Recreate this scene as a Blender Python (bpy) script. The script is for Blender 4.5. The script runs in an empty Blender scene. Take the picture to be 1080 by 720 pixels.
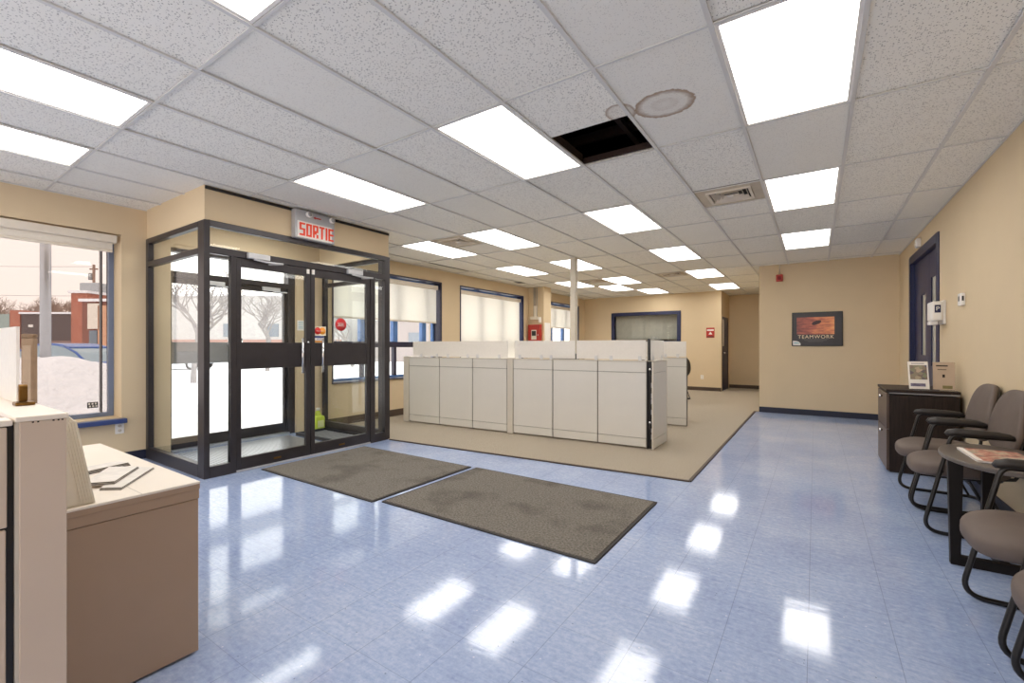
import bpy, bmesh, math, random
from mathutils import Vector, Matrix
random.seed(7)
S = bpy.context.scene
COL = S.collection
PI = math.pi
sin, cos = math.sin, math.cos

# ------------------------------------------------------------------ camera numbers (1080x720)
FPX, HORIZON, YAW, EYE = 474.5, 364.9, 0.5931, 1.27
CEIL = 2.807

def at(u, v, f):
    """point in the room at picture position u, v and forward distance f (metres)"""
    r = (u - 540) * f / FPX
    return Vector((r * cos(YAW) - f * sin(YAW), r * sin(YAW) + f * cos(YAW), EYE - (v - HORIZON) * f / FPX))

# ------------------------------------------------------------------ materials
def lin(c):
    c = c / 255.0
    return c / 12.92 if c <= 0.04045 else ((c + 0.055) / 1.055) ** 2.4

def rgb(r, g, b):
    return (lin(r), lin(g), lin(b), 1.0)

class NT:
    def __init__(s, name):
        s.m = bpy.data.materials.new(name)
        s.m.use_nodes = True
        s.t = s.m.node_tree
        s.n = s.t.nodes
        s.b = s.n.get('Principled BSDF')
        s.out = s.n.get('Material Output')
    def add(s, typ, **kw):
        n = s.n.new(typ)
        for k, v in kw.items():
            if k in n.inputs:
                n.inputs[k].default_value = v
            else:
                setattr(n, k, v)
        return n
    def link(s, a, b):
        s.t.links.new(a, b)
    def coords(s, kind='Object'):
        return s.n.new('ShaderNodeTexCoord').outputs[kind]
    def geo(s):
        return s.n.new('ShaderNodeNewGeometry').outputs['Position']
    def noise(s, vec, scale, detail=3, rough=.55):
        n = s.n.new('ShaderNodeTexNoise')
        n.inputs['Scale'].default_value = scale
        n.inputs['Detail'].default_value = detail
        n.inputs['Roughness'].default_value = rough
        if vec is not None: s.link(vec, n.inputs['Vector'])
        return n.outputs['Fac']
    def ramp(s, fac, stops):
        r = s.n.new('ShaderNodeValToRGB')
        while len(r.color_ramp.elements) < len(stops): r.color_ramp.elements.new(0.5)
        for e, (p, c) in zip(r.color_ramp.elements, stops):
            e.position = p; e.color = c
        s.link(fac, r.inputs['Fac'])
        return r.outputs['Color']
    def mix(s, fac, a, b, typ='MIX'):
        m = s.n.new('ShaderNodeMixRGB'); m.blend_type = typ
        for sock, val in ((m.inputs[0], fac), (m.inputs[1], a), (m.inputs[2], b)):
            if hasattr(val, 'is_output'): s.link(val, sock)
            else: sock.default_value = val
        return m.outputs[0]
    def math(s, op, a, b=0.0, c=0.0):
        m = s.n.new('ShaderNodeMath'); m.operation = op
        for i, val in enumerate((a, b, c)):
            if hasattr(val, 'is_output'): s.link(val, m.inputs[i])
            else: m.inputs[i].default_value = val
        return m.outputs[0]
    def bump(s, h, strength=.2, dist=.01):
        b = s.n.new('ShaderNodeBump')
        b.inputs['Strength'].default_value = strength
        b.inputs['Distance'].default_value = dist
        s.link(h, b.inputs['Height'])
        s.link(b.outputs['Normal'], s.b.inputs['Normal'])
    def col(s, c):
        if hasattr(c, 'is_output'): s.link(c, s.b.inputs['Base Color'])
        else: s.b.inputs['Base Color'].default_value = c
    def set(s, rough=.5, metal=0.0, spec=.5):
        s.b.inputs['Roughness'].default_value = rough
        s.b.inputs['Metallic'].default_value = metal
        s.b.inputs['Specular IOR Level'].default_value = spec

def mat(name, c, rough=.5, metal=0.0, spec=.5, var=.06, scale=8.0, bump=0.0, bscale=150.0):
    """painted / plastic / metal surface with a faint procedural tone variation"""
    t = NT(name); t.set(rough, metal, spec)
    v = t.coords()
    n = t.noise(v, scale, 3)
    d = tuple(x * (1 - var) for x in c[:3]) + (1,)
    l = tuple(min(1, x * (1 + var)) for x in c[:3]) + (1,)
    t.col(t.ramp(n, [(.3, d), (.7, l)]))
    if bump:
        t.bump(t.noise(v, bscale, 2), bump, .004)
    return t.m

def glass_mat(name, tint=(.97, .985, .98, 1), ior=1.35):
    t = NT(name)
    t.n.remove(t.b)
    tr = t.add('ShaderNodeBsdfTransparent', Color=tint)
    gl = t.add('ShaderNodeBsdfGlossy', Color=(1, 1, 1, 1), Roughness=0.0)
    lw = t.add('ShaderNodeLayerWeight', Blend=.5)
    f0 = ((ior - 1) / (ior + 1)) ** 2
    fr = t.math('ADD', f0, t.math('MULTIPLY', t.math('POWER', lw.outputs['Facing'], 5.0), .8))
    mx = t.add('ShaderNodeMixShader')
    t.link(fr, mx.inputs[0]); t.link(tr.outputs[0], mx.inputs[1]); t.link(gl.outputs[0], mx.inputs[2])
    t.link(mx.outputs[0], t.out.inputs['Surface'])
    return t.m

def sheet_mat(name, c, transl=.5, clear=0.0):
    """thin translucent sheet: fabric, frosted acrylic"""
    t = NT(name); t.n.remove(t.b)
    n = t.noise(t.coords(), 40, 2)
    d = tuple(x * .96 for x in c[:3]) + (1,)
    cc = t.ramp(n, [(.3, d), (.7, c)])
    df = t.add('ShaderNodeBsdfDiffuse'); tl = t.add('ShaderNodeBsdfTranslucent')
    t.link(cc, df.inputs['Color']); t.link(cc, tl.inputs['Color'])
    m1 = t.add('ShaderNodeMixShader', Fac=transl)
    t.link(df.outputs[0], m1.inputs[1]); t.link(tl.outputs[0], m1.inputs[2])
    last = m1.outputs[0]
    if clear:
        tr = t.add('ShaderNodeBsdfTransparent', Color=(1, 1, 1, 1))
        m2 = t.add('ShaderNodeMixShader', Fac=clear)
        t.link(last, m2.inputs[1]); t.link(tr.outputs[0], m2.inputs[2]); last = m2.outputs[0]
    t.link(last, t.out.inputs['Surface'])
    return t.m

def emit_mat(name, c, s):
    t = NT(name); t.n.remove(t.b)
    e = t.add('ShaderNodeEmission', Color=c, Strength=s)
    t.link(e.outputs[0], t.out.inputs['Surface'])
    return t.m

M = {}
M['wall'] = mat('tan_paint', rgb(213, 193, 160), .75, spec=.25, var=.025, scale=1.5, bump=.04, bscale=220)
M['navy'] = mat('navy_paint', rgb(24, 31, 72), .4, var=.08)
M['purple'] = mat('dark_purple_paint', rgb(46, 42, 64), .4, var=.08)
M['blue'] = mat('steel_blue_paint', rgb(84, 122, 178), .4, var=.06)
M['slate'] = mat('slate_blue_paint', rgb(112, 124, 148), .4, var=.05)
M['sillblue'] = mat('blue_sill_paint', rgb(52, 68, 116), .35, var=.08)
M['bronze'] = mat('dark_bronze_aluminium', rgb(60, 56, 58), .35, .35, var=.08)
M['alum'] = mat('aluminium', rgb(190, 192, 196), .32, .8, var=.05)
M['chrome'] = mat('chrome', rgb(225, 226, 228), .12, 1.0, var=.02)
M['baseb'] = mat('navy_rubber_base', rgb(28, 32, 52), .5, var=.1)
M['basebrown'] = mat('brown_rubber_base', rgb(74, 58, 46), .55, var=.1)
M['black'] = mat('black_plastic', rgb(30, 28, 28), .4, var=.1)
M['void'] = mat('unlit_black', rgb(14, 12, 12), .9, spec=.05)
M['white'] = mat('white_plastic', rgb(236, 232, 226), .45, var=.03)
M['offwhite'] = mat('warm_white_metal', rgb(222, 212, 196), .5, var=.04)
M['tbar'] = mat('ceiling_grid_enamel', rgb(214, 213, 210), .38, var=.02)
M['glass'] = glass_mat('clear_glass')
M['tinted'] = glass_mat('exposure_tint_glass', (.60, .575, .56, 1))  # grey tint added to dim the view outdoors, in place of exposure
M['red'] = mat('red_enamel', rgb(176, 44, 32), .45, var=.06)
M['grey'] = mat('grey_paint', rgb(150, 150, 150), .5)
M['silver'] = mat('silver_paint', rgb(205, 205, 206), .4, .2)
M['letter'] = mat('red_sign_letters', rgb(240, 74, 40), .5, var=.04)
M['screen'] = sheet_mat('frosted_acrylic', rgb(246, 243, 238), .45, .22)
M['blind'] = sheet_mat('roller_shade_fabric', rgb(247, 244, 237), .62, .0)
M['panel'] = mat('greige_laminate', rgb(214, 210, 201), .6, var=.02, scale=3, bump=.03, bscale=300)
M['paneltrim'] = mat('greige_trim', rgb(206, 198, 184), .5, var=.03)
M['light'] = emit_mat('lit_diffuser', (1, .965, .92, 1), 7.5)
M['desktop'] = mat('cream_laminate', rgb(240, 230, 216), .5, var=.015, scale=4)
M['deskfront'] = mat('mauve_brown_laminate', rgb(172, 146, 122), .55, var=.03, scale=2.5)
M['partend'] = mat('taupe_laminate', rgb(206, 188, 170), .55, var=.02, scale=3)
M['seam'] = mat('dark_grey_frame', rgb(118, 112, 104), .6)
M['brass'] = mat('brass', rgb(122, 88, 42), .35, .8)
M['ventplate'] = mat('tan_grille_plate', rgb(198, 186, 166), .6, var=.1, scale=5)
M['paper'] = mat('newsprint', rgb(228, 222, 214), .8, var=.08, scale=30)
M['paperdark'] = mat('dark_newsprint', rgb(96, 92, 90), .8, var=.4, scale=60)
M['seat'] = mat('taupe_upholstery', rgb(98, 85, 77), .65, var=.05, scale=14, bump=.05, bscale=500)
M['armpad'] = mat('black_urethane', rgb(44, 40, 38), .42, var=.06)
M['tube'] = mat('black_tube_enamel', rgb(34, 32, 31), .3, .3, var=.08)
M['espresso_end'] = mat('black_stained_wood', rgb(22, 17, 15), .5, spec=.25, var=.2, scale=20)
M['tabletop'] = mat('charcoal_brown_laminate', rgb(92, 84, 78), .35, var=.05)
M['snow'] = mat('snow', rgb(246, 247, 250), .8, spec=.2, var=.03, scale=1.2, bump=.3, bscale=6)
def snow_mat():
    t = NT('snow'); t.set(.8, spec=.2)
    p = t.geo(); n = t.noise(p, 1.6, 5, .65); m = t.noise(p, 9, 3)
    t.col(t.ramp(m, [(.3, rgb(236, 237, 241)), (.7, rgb(248, 248, 251))]))
    t.bump(t.math('ADD', n, t.math('MULTIPLY', m, .2)), .7, .22)
    return t.m
M['snow'] = snow_mat()
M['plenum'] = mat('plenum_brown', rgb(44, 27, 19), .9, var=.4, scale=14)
M['lime'] = mat('lime_plastic', rgb(196, 216, 70), .35, var=.05)
M['bark'] = mat('bark', rgb(150, 124, 110), .9, var=.2)
M['palebark'] = mat('washed_out_bark', rgb(138, 132, 131), .9, var=.1)  # bark colour paled to imitate overexposure beyond the entrance glass
M['acrylic'] = glass_mat('clear_acrylic', (.95, .95, .94, 1), 1.45)

def wood_dark():
    t = NT('espresso_wood'); t.set(.45, spec=.25)
    mp = t.add('ShaderNodeMapping'); mp.inputs['Scale'].default_value = (40, 40, 3)
    t.link(t.coords(), mp.inputs['Vector'])
    n = t.noise(mp.outputs[0], 2.0, 4)
    t.col(t.ramp(n, [(.3, rgb(30, 21, 17)), (.7, rgb(48, 36, 30))]))
    return t.m
M['espresso'] = wood_dark()

def woodface():
    t = NT('brown_drawer_wood'); t.set(.35)
    mp = t.add('ShaderNodeMapping'); mp.inputs['Scale'].default_value = (20, 20, 2)
    t.link(t.coords(), mp.inputs['Vector'])
    n = t.noise(mp.outputs[0], 2.0, 4)
    t.col(t.ramp(n, [(.3, rgb(66, 51, 42)), (.7, rgb(88, 70, 58))]))
    return t.m
M['drawer'] = woodface()

def floor_mat():
    t = NT('blue_vinyl_tile')
    p = t.geo()
    big = t.noise(p, 1.3, 3); fine = t.noise(p, 38, 4, .7)
    st = t.add('ShaderNodeMapping'); st.inputs['Scale'].default_value = (4, 22, 1); st.inputs['Rotation'].default_value = (0, 0, .12)
    t.link(p, st.inputs['Vector'])
    streak = t.noise(st.outputs[0], 2.2, 4, .6)
    k = t.math('ADD', t.math('MULTIPLY', big, .35), t.math('ADD', t.math('MULTIPLY', fine, .4), t.math('MULTIPLY', streak, .25)))
    base = t.ramp(k, [(.34, rgb(137, 154, 196)), (.5, rgb(163, 180, 214)), (.66, rgb(192, 204, 228))])
    # flecks
    vo = t.add('ShaderNodeTexVoronoi', Scale=26.0); t.link(p, vo.inputs['Vector'])
    sx = t.add('ShaderNodeSeparateColor'); t.link(vo.outputs['Color'], sx.inputs[0])
    fle = t.math('MULTIPLY', t.math('LESS_THAN', vo.outputs['Distance'], .10), t.math('GREATER_THAN', sx.outputs[0], .86))
    base = t.mix(t.math('MULTIPLY', fle, .55), base, rgb(236, 236, 244))
    fl2 = t.math('MULTIPLY', t.math('LESS_THAN', vo.outputs['Distance'], .09), t.math('LESS_THAN', sx.outputs[0], .12))
    base = t.mix(t.math('MULTIPLY', fl2, .6), base, rgb(52, 58, 84))
    # joints of the 12 inch tiles
    sp = t.add('ShaderNodeSeparateXYZ'); t.link(p, sp.inputs[0])
    def joint(ax, off):
        q = t.math('FRACT', t.math('DIVIDE', t.math('ADD', ax, off), .3112))
        return t.math('LESS_THAN', t.math('MINIMUM', q, t.math('SUBTRACT', 1.0, q)), .0042)
    jx = joint(sp.outputs[0], 100 * .3112 + .026); jy = joint(sp.outputs[1], 100 * .3112 - 2.44)
    base = t.mix(t.math('MULTIPLY', t.math('MAXIMUM', jx, t.math('MULTIPLY', jy, .7)), .42), base, rgb(70, 78, 110))
    t.col(base)
    r = t.math('ADD', .045, t.math('MULTIPLY', streak, .085))
    t.link(r, t.b.inputs['Roughness'])
    t.b.inputs['Specular IOR Level'].default_value = .75
    w = t.add('ShaderNodeMapping'); w.inputs['Scale'].default_value = (3, 11, 1); t.link(p, w.inputs['Vector'])
    t.bump(t.math('ADD', t.noise(w.outputs[0], 1.5, 3), t.math('MULTIPLY', fine, .10)), .04, .012)
    return t.m
M['floor'] = floor_mat()

def fibre(name, c1, c2, scale, blotch=None):
    t = NT(name); t.set(.95, spec=.1)
    p = t.geo()
    n = t.noise(p, scale, 4, .75); b = t.noise(p, 2.2, 3)
    c = t.ramp(n, [(.32, c1), (.68, c2)])
    if blotch:
        c = t.mix(t.math('MULTIPLY', t.ramp(b, [(.52, (0, 0, 0, 1)), (.7, (1, 1, 1, 1))]), .45), c, blotch)
    t.col(c); t.bump(n, .5, .01)
    return t.m
M['carpet'] = fibre('beige_carpet', rgb(150, 139, 123), rgb(188, 177, 160), 90)
M['matpile'] = fibre('grey_brown_mat_pile', rgb(86, 82, 76), rgb(144, 138, 129), 70, rgb(60, 55, 49))
M['matedge'] = mat('mat_rubber', rgb(46, 42, 40), .7)

def tile_mat():
    t = NT('pitted_ceiling_tile'); t.set(.9, spec=.1)
    p = t.geo()
    sp = t.add('ShaderNodeSeparateXYZ'); t.link(p, sp.inputs[0])
    # one tone per tile
    ix = t.math('FLOOR', t.math('DIVIDE', t.math('ADD', sp.outputs[0], 12.192 - .195), .6096))
    iy = t.math('FLOOR', t.math('DIVIDE', t.math('ADD', sp.outputs[1], 12.192 + .12), 1.2192))
    cb = t.add('ShaderNodeCombineXYZ'); t.link(ix, cb.inputs[0]); t.link(iy, cb.inputs[1])
    wn = t.add('ShaderNodeTexWhiteNoise'); t.link(cb.outputs[0], wn.inputs[0])
    n = t.noise(p, 3, 2)
    base = t.ramp(t.math('ADD', t.math('MULTIPLY', wn.outputs[0], .6), t.math('MULTIPLY', n, .4)), [(.1, rgb(236, 234, 226)), (.9, rgb(246, 244, 236))])
    vo = t.add('ShaderNodeTexVoronoi', Scale=105.0); t.link(p, vo.inputs['Vector'])
    sc = t.add('ShaderNodeSeparateColor'); t.link(vo.outputs['Color'], sc.inputs[0])
    thr = t.math('MULTIPLY', sc.outputs[0], .50)
    pit = t.math('LESS_THAN', vo.outputs['Distance'], t.math('SUBTRACT', thr, .05))
    amt = t.math('ADD', .22, t.math('MULTIPLY', t.math('GREATER_THAN', wn.outputs[0], .35), .42))
    base = t.mix(t.math('MULTIPLY', pit, amt), base, rgb(112, 108, 104))
    # ring shaped water stain
    wob = t.math('MULTIPLY', t.math('SUBTRACT', t.noise(p, 26, 5, .7), .5), .085)
    def ring(cx, cy, rx, ry):
        dx = t.math('DIVIDE', t.math('SUBTRACT', sp.outputs[0], cx), rx)
        dy = t.math('DIVIDE', t.math('SUBTRACT', sp.outputs[1], cy), ry)
        d = t.math('SQRT', t.math('ADD', t.math('MULTIPLY', dx, dx), t.math('MULTIPLY', dy, dy)))
        d = t.math('ADD', d, t.math('MULTIPLY', wob, 3.2))
        return d
    d1 = ring(-.80, 2.93, .185, .165)
    d2 = ring(-1.07, 2.875, .10, .125)
    c1 = t.ramp(t.math('MULTIPLY', d1, .5), [(0, (.10, .10, .10, 1)), (.2, (.26, .26, .26, 1)), (.25, (.10, .10, .10, 1)), (.36, (.12, .12, .12, 1)), (.45, (.8, .8, .8, 1)), (.485, (1, 1, 1, 1)), (.51, (0, 0, 0, 1))])
    c2 = t.ramp(t.math('MULTIPLY', d2, .5), [(0, (.15, .15, .15, 1)), (.36, (.28, .28, .28, 1)), (.45, (.9, .9, .9, 1)), (.5, (0, 0, 0, 1))])
    base = t.mix(t.math('MULTIPLY', c1, .85), base, rgb(148, 118, 88))
    base = t.mix(t.math('MULTIPLY', c2, .8), base, rgb(148, 118, 88))
    t.col(base)
    t.bump(t.math('SUBTRACT', 1.0, pit), .25, .003)
    return t.m
M['tile'] = tile_mat()

def brick_mat(name, c1, c2, mortar, scale=1.0):
    t = NT(name); t.set(.9, spec=.1)
    tc = t.coords()
    br = t.add('ShaderNodeTexBrick'); br.inputs['Color1'].default_value = c1; br.inputs['Color2'].default_value = c2
    br.inputs['Mortar'].default_value = mortar; br.inputs['Scale'].default_value = 4.0 * scale
    br.inputs['Mortar Size'].default_value = .012
    sp = t.add('ShaderNodeSeparateXYZ'); t.link(tc, sp.inputs[0])
    cb = t.add('ShaderNodeCombineXYZ'); t.link(t.math('ADD', sp.outputs[0], sp.outputs[1]), cb.inputs[0]); t.link(sp.outputs[2], cb.inputs[1])
    t.link(cb.outputs[0], br.inputs['Vector'])
    t.col(br.outputs['Color'])
    return t.m
M['brick'] = brick_mat('red_brick', rgb(184, 118, 98), rgb(164, 98, 82), rgb(196, 170, 158))
M['darkbrick'] = brick_mat('dark_brick', rgb(104, 92, 92), rgb(92, 82, 82), rgb(120, 110, 108))
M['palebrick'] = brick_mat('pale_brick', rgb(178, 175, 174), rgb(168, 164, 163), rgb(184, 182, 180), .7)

# ------------------------------------------------------------------ mesh builder
class MB:
    def __init__(s):
        s.v = []; s.f = []; s.sm = []
    def _add(s, vs, fs, smooth=False):
        b = len(s.v)
        s.v += [tuple(x) for x in vs]
        for f in fs:
            s.f.append(tuple(b + i for i in f)); s.sm.append(smooth)
        return s
    def box(s, x0, x1, y0, y1, z0, z1, mtx=None):
        x0, x1 = min(x0, x1), max(x0, x1); y0, y1 = min(y0, y1), max(y0, y1); z0, z1 = min(z0, z1), max(z0, z1)
        vs = [Vector(p) for p in ((x0, y0, z0), (x1, y0, z0), (x1, y1, z0), (x0, y1, z0), (x0, y0, z1), (x1, y0, z1), (x1, y1, z1), (x0, y1, z1))]
        if mtx is not None: vs = [mtx @ p for p in vs]
        return s._add(vs, [(0, 3, 2, 1), (4, 5, 6, 7), (0, 1, 5, 4), (1, 2, 6, 5), (2, 3, 7, 6), (3, 0, 4, 7)])
    def prism(s, poly, h0, h1, axis='z'):
        """polygon (a, b) extruded from h0 to h1 along axis: z -> (a,b,h), x -> (h,a,b), y -> (a,h,b)"""
        def P(a, b, h):
            return {'z': (a, b, h), 'x': (h, a, b), 'y': (a, h, b)}[axis]
        n = len(poly)
        vs = [P(a, b, h0) for a, b in poly] + [P(a, b, h1) for a, b in poly]
        fs = [tuple(range(n))[::-1], tuple(range(n, 2 * n))]
        fs += [(i, (i + 1) % n, n + (i + 1) % n, n + i) for i in range(n)]
        return s._add(vs, fs)
    def tube(s, pts, r, seg=10, cap=True, closed=False):
        pts = [Vector(p) for p in pts]; n = len(pts)
        rs = r if isinstance(r, (list, tuple)) else [r] * n
        vs = []; up = None
        for i, p in enumerate(pts):
            if closed: d = pts[(i + 1) % n] - pts[i - 1]
            else: d = pts[min(i + 1, n - 1)] - pts[max(i - 1, 0)]
            d.normalize()
            if up is None:
                up = Vector((0, 0, 1)) if abs(d.z) < .9 else Vector((1, 0, 0))
            a = d.cross(up)
            if a.length < 1e-6: a = d.orthogonal()
            a.normalize(); b = a.cross(d).normalized(); up = b
            for k in range(seg):
                t = 2 * PI * k / seg
                vs.append(p + (a * cos(t) + b * sin(t)) * rs[i])
        fs = []
        m = n if closed else n - 1
        for i in range(m):
            j = (i + 1) % n
            for k in range(seg):
                k2 = (k + 1) % seg
                fs.append((i * seg + k, i * seg + k2, j * seg + k2, j * seg + k))
        s._add(vs, fs, True)
        if cap and not closed:
            b = len(s.v) - n * seg
            s.f.append(tuple(b + k for k in range(seg))); s.sm.append(False)
            s.f.append(tuple(b + (n - 1) * seg + k for k in reversed(range(seg)))); s.sm.append(False)
        return s
    def cyl(s, p0, p1, r, seg=20, r2=None):
        return s.tube([p0, p1], [r, r if r2 is None else r2], seg)
    def lathe(s, prof, c=(0, 0, 0), seg=28, axis='z'):
        vs = []
        for (r, h) in prof:
            for k in range(seg):
                t = 2 * PI * k / seg
                a, b = r * cos(t), r * sin(t)
                p = {'z': (a, b, h), 'x': (h, a, b), 'y': (a, h, b)}[axis]
                vs.append((p[0] + c[0], p[1] + c[1], p[2] + c[2]))
        n = len(prof); fs = []
        for i in range(n - 1):
            for k in range(seg):
                k2 = (k + 1) % seg
                fs.append((i * seg + k, i * seg + k2, (i + 1) * seg + k2, (i + 1) * seg + k))
        fs.append(tuple(range(seg))[::-1]); fs.append(tuple((n - 1) * seg + k for k in range(seg)))
        return s._add(vs, fs, True)
    def superell(s, c, a, e1, e2, nu=40, nv=24, mtx=None, warp=None):
        def pw(x, e): return math.copysign(abs(x) ** e, x)
        vs = []
        for i in range(nv + 1):
            ph = -PI / 2 + PI * i / nv
            for j in range(nu):
                th = 2 * PI * j / nu
                p = Vector((a[0] * pw(cos(ph), e1) * pw(cos(th), e2), a[1] * pw(cos(ph), e1) * pw(sin(th), e2), a[2] * pw(sin(ph), e1)))
                if warp: p = warp(p)
                if mtx is not None: p = mtx @ p
                vs.append(p + Vector(c))
        fs = []
        for i in range(nv):
            for j in range(nu):
                j2 = (j + 1) % nu
                fs.append((i * nu + j, i * nu + j2, (i + 1) * nu + j2, (i + 1) * nu + j))
        return s._add(vs, fs, True)
    def build(s, name, m, parent=None, bevel=0.0, local=False, seg=2):
        """vertices are room coordinates unless local; parented meshes take the parent's place as origin"""
        off = Vector((0, 0, 0))
        if parent is not None:
            if not local:
                q = parent
                while q is not None:
                    off += q.location; q = q.parent
        me = bpy.data.meshes.new(name)
        me.from_pydata([(x - off.x, y - off.y, z - off.z) for x, y, z in s.v], [], s.f)
        me.polygons.foreach_set('use_smooth', s.sm)
        bm = bmesh.new(); bm.from_mesh(me)
        bmesh.ops.remove_doubles(bm, verts=bm.verts, dist=1e-6)
        bmesh.ops.recalc_face_normals(bm, faces=bm.faces)
        bm.to_mesh(me); bm.free()
        me.materials.append(M[m] if isinstance(m, str) else m)
        o = bpy.data.objects.new(name, me)
        COL.objects.link(o)
        if parent is not None: o.parent = parent
        if bevel:
            b = o.modifiers.new('soft edges', 'BEVEL'); b.width = bevel; b.segments = seg; b.limit_method = 'ANGLE'
            b.angle_limit = math.radians(40)
        return o

def box(name, m, x0, x1, y0, y1, z0, z1, parent=None, bevel=0.0, local=False):
    return MB().box(x0, x1, y0, y1, z0, z1).build(name, m, parent, bevel, local)

def tag(o, label=None, cat=None, group=None, kind=None):
    if label: o['label'] = label
    if cat: o['category'] = cat
    if group: o['group'] = group
    if kind: o['kind'] = kind
    return o

def thing(name, label, cat, loc=(0, 0, 0), rz=0.0, group=None, kind=None):
    o = bpy.data.objects.new(name, None); COL.objects.link(o)
    o.empty_display_size = .1
    o.location = loc; o.rotation_euler = (0, 0, rz)
    return tag(o, label, cat, group, kind)

def struct(o, label=None, cat=None):
    return tag(o, label, cat, kind='structure')

def copy_tree(o, parent=None):
    c = o.copy(); COL.objects.link(c)
    if parent is not None: c.parent = parent
    for ch in [x for x in bpy.data.objects if x.parent is o]:
        copy_tree(ch, c)
    return c

def text_mesh(body, size, name, m, parent, mtx, depth=.0015, spacing=1.0):
    cu = bpy.data.curves.new(name, 'FONT'); cu.body = body; cu.size = size; cu.align_x = 'CENTER'; cu.align_y = 'CENTER'
    cu.extrude = depth; cu.space_character = spacing
    tmp = bpy.data.objects.new(name + '_tmp', cu); COL.objects.link(tmp)
    dg = bpy.context.evaluated_depsgraph_get()
    me = bpy.data.meshes.new_from_object(tmp.evaluated_get(dg))
    bpy.data.objects.remove(tmp); bpy.data.curves.remove(cu)
    me.transform(mtx)
    me.materials.clear(); me.materials.append(M[m] if isinstance(m, str) else m)
    me.name = name
    o = bpy.data.objects.new(name, me); COL.objects.link(o); o.parent = parent
    return o

def wall_x(name, xa, xb, y0, y1, z0, z1, holes, m='wall', label=None):
    """wall slab between x = xa and xb with rectangular openings (y0, y1, z0, z1)"""
    ys = sorted({y0, y1} | {h[0] for h in holes} | {h[1] for h in holes}); zs = sorted({z0, z1} | {h[2] for h in holes} | {h[3] for h in holes})
    ys = [y for y in ys if y0 <= y <= y1]; zs = [z for z in zs if z0 <= z <= z1]
    b = MB()
    for i in range(len(ys) - 1):
        for j in range(len(zs) - 1):
            cy, cz = (ys[i] + ys[i + 1]) / 2, (zs[j] + zs[j + 1]) / 2
            if any(h[0] < cy < h[1] and h[2] < cz < h[3] for h in holes): continue
            b.box(xa, xb, ys[i], ys[i + 1], zs[j], zs[j + 1])
    return struct(b.build(name, m), label, 'wall')

def wall_y(name, ya, yb, x0, x1, z0, z1, holes, m='wall', label=None):
    xs = sorted({x0, x1} | {h[0] for h in holes} | {h[1] for h in holes}); zs = sorted({z0, z1} | {h[2] for h in holes} | {h[3] for h in holes})
    b = MB()
    for i in range(len(xs) - 1):
        for j in range(len(zs) - 1):
            cx, cz = (xs[i] + xs[i + 1]) / 2, (zs[j] + zs[j + 1]) / 2
            if any(h[0] < cx < h[1] and h[2] < cz < h[3] for h in holes): continue
            b.box(xs[i], xs[i + 1], ya, yb, zs[j], zs[j + 1])
    return struct(b.build(name, m), label, 'wall')

# ------------------------------------------------------------------ room shell
XL, XR, YF, YB, YE, YS = -6.30, 1.175, 9.90, 13.65, 15.05, -3.6
XC = -0.90                                 # edge of the wall with the poster
TOP = 3.35                                 # underside of the roof deck

struct(box('floor', 'floor', XL - .35, XR + .3, YS, YE + .3, -.12, 0), 'glossy blue speckled vinyl tile floor', 'floor')
cp = MB().prism([(XL, 4.17), (-4.78, 4.13), (-.974, 4.42), (-.974, 9.9), (XC, 9.9), (XC, YE), (XL, YE)], .0005, .010)
struct(cp.build('floor_carpet', 'carpet'), 'beige carpet laid under the grey partitions', 'carpet')
tr = MB()
for a, b in (((-4.78, 4.13), (-.974, 4.42)), ((-.974, 4.42), (-.974, 9.88))):
    d = Vector((b[0] - a[0], b[1] - a[1], 0)).normalized(); n = Vector((-d.y, d.x, 0)) * .014
    tr.prism([(a[0] - n.x, a[1] - n.y), (b[0] - n.x, b[1] - n.y), (b[0] + n.x, b[1] + n.y), (a[0] + n.x, a[1] + n.y)], .001, .013)
struct(tr.build('trim_1', 'basebrown'), 'dark brown edging strip along the carpet', 'trim')

WIN1 = (-2.4, 1.694, .49, 2.49)
DOORO = (2.15, 3.70, 0.0, 2.44)
WIN2 = (4.30, 6.76, .69, 2.54)
WIN3 = (7.37, 9.85, .69, 2.55)
WIN4 = (10.95, 13.15, .69, 2.53)
wall_x('wall_left', XL, XL - .32, YS, YE, 0, TOP, [WIN1, DOORO, WIN2, WIN3, WIN4], label='tan wall with the street windows and the entrance')
OFFW = (-5.346, -3.283, 1.36, 2.28)
wall_y('wall_back', YB, YB + .12, XL, -2.17, 0, TOP, [OFFW], label='tan wall at the back with the interior office window')
CDO = (13.775, 14.74, 0, 2.10)
wall_x('wall_corridor_left', -2.17, -2.29, YB + .12, YE, 0, TOP, [CDO], label='tan corridor wall with the dark blue door')
wall_y('wall_corridor_end', YE, YE + .15, XL, XC + .2, 0, TOP, [], label='tan wall at the end of the corridor')
wall_x('wall_corridor_right', XC, XC + .15, YF + .12, YE, 0, TOP, [], label='tan corridor wall behind the poster wall')
wall_y('wall_far', YF, YF + .12, XC, XR + .15, 0, TOP, [], label='tan wall with the framed poster')
RD = (7.03, 8.86, 0, 2.52)
wall_x('wall_right', XR, XR + .18, YS, YF, 0, TOP, [RD], label='tan wall behind the row of chairs')
wall_y('rear_light_block', YS, YS + .15, XL, XR, CEIL - .05, TOP, [], label='unseen tan strip added to block sky light above the ceiling')  # unseen strip added to keep sky light out of the ceiling void
# room behind the office window and behind the corridor door
struct(box('wall_office', 'wall', XL, -2.3, YE - .06, YE, 0, TOP), 'wall of the office behind the window', 'wall')

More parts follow.
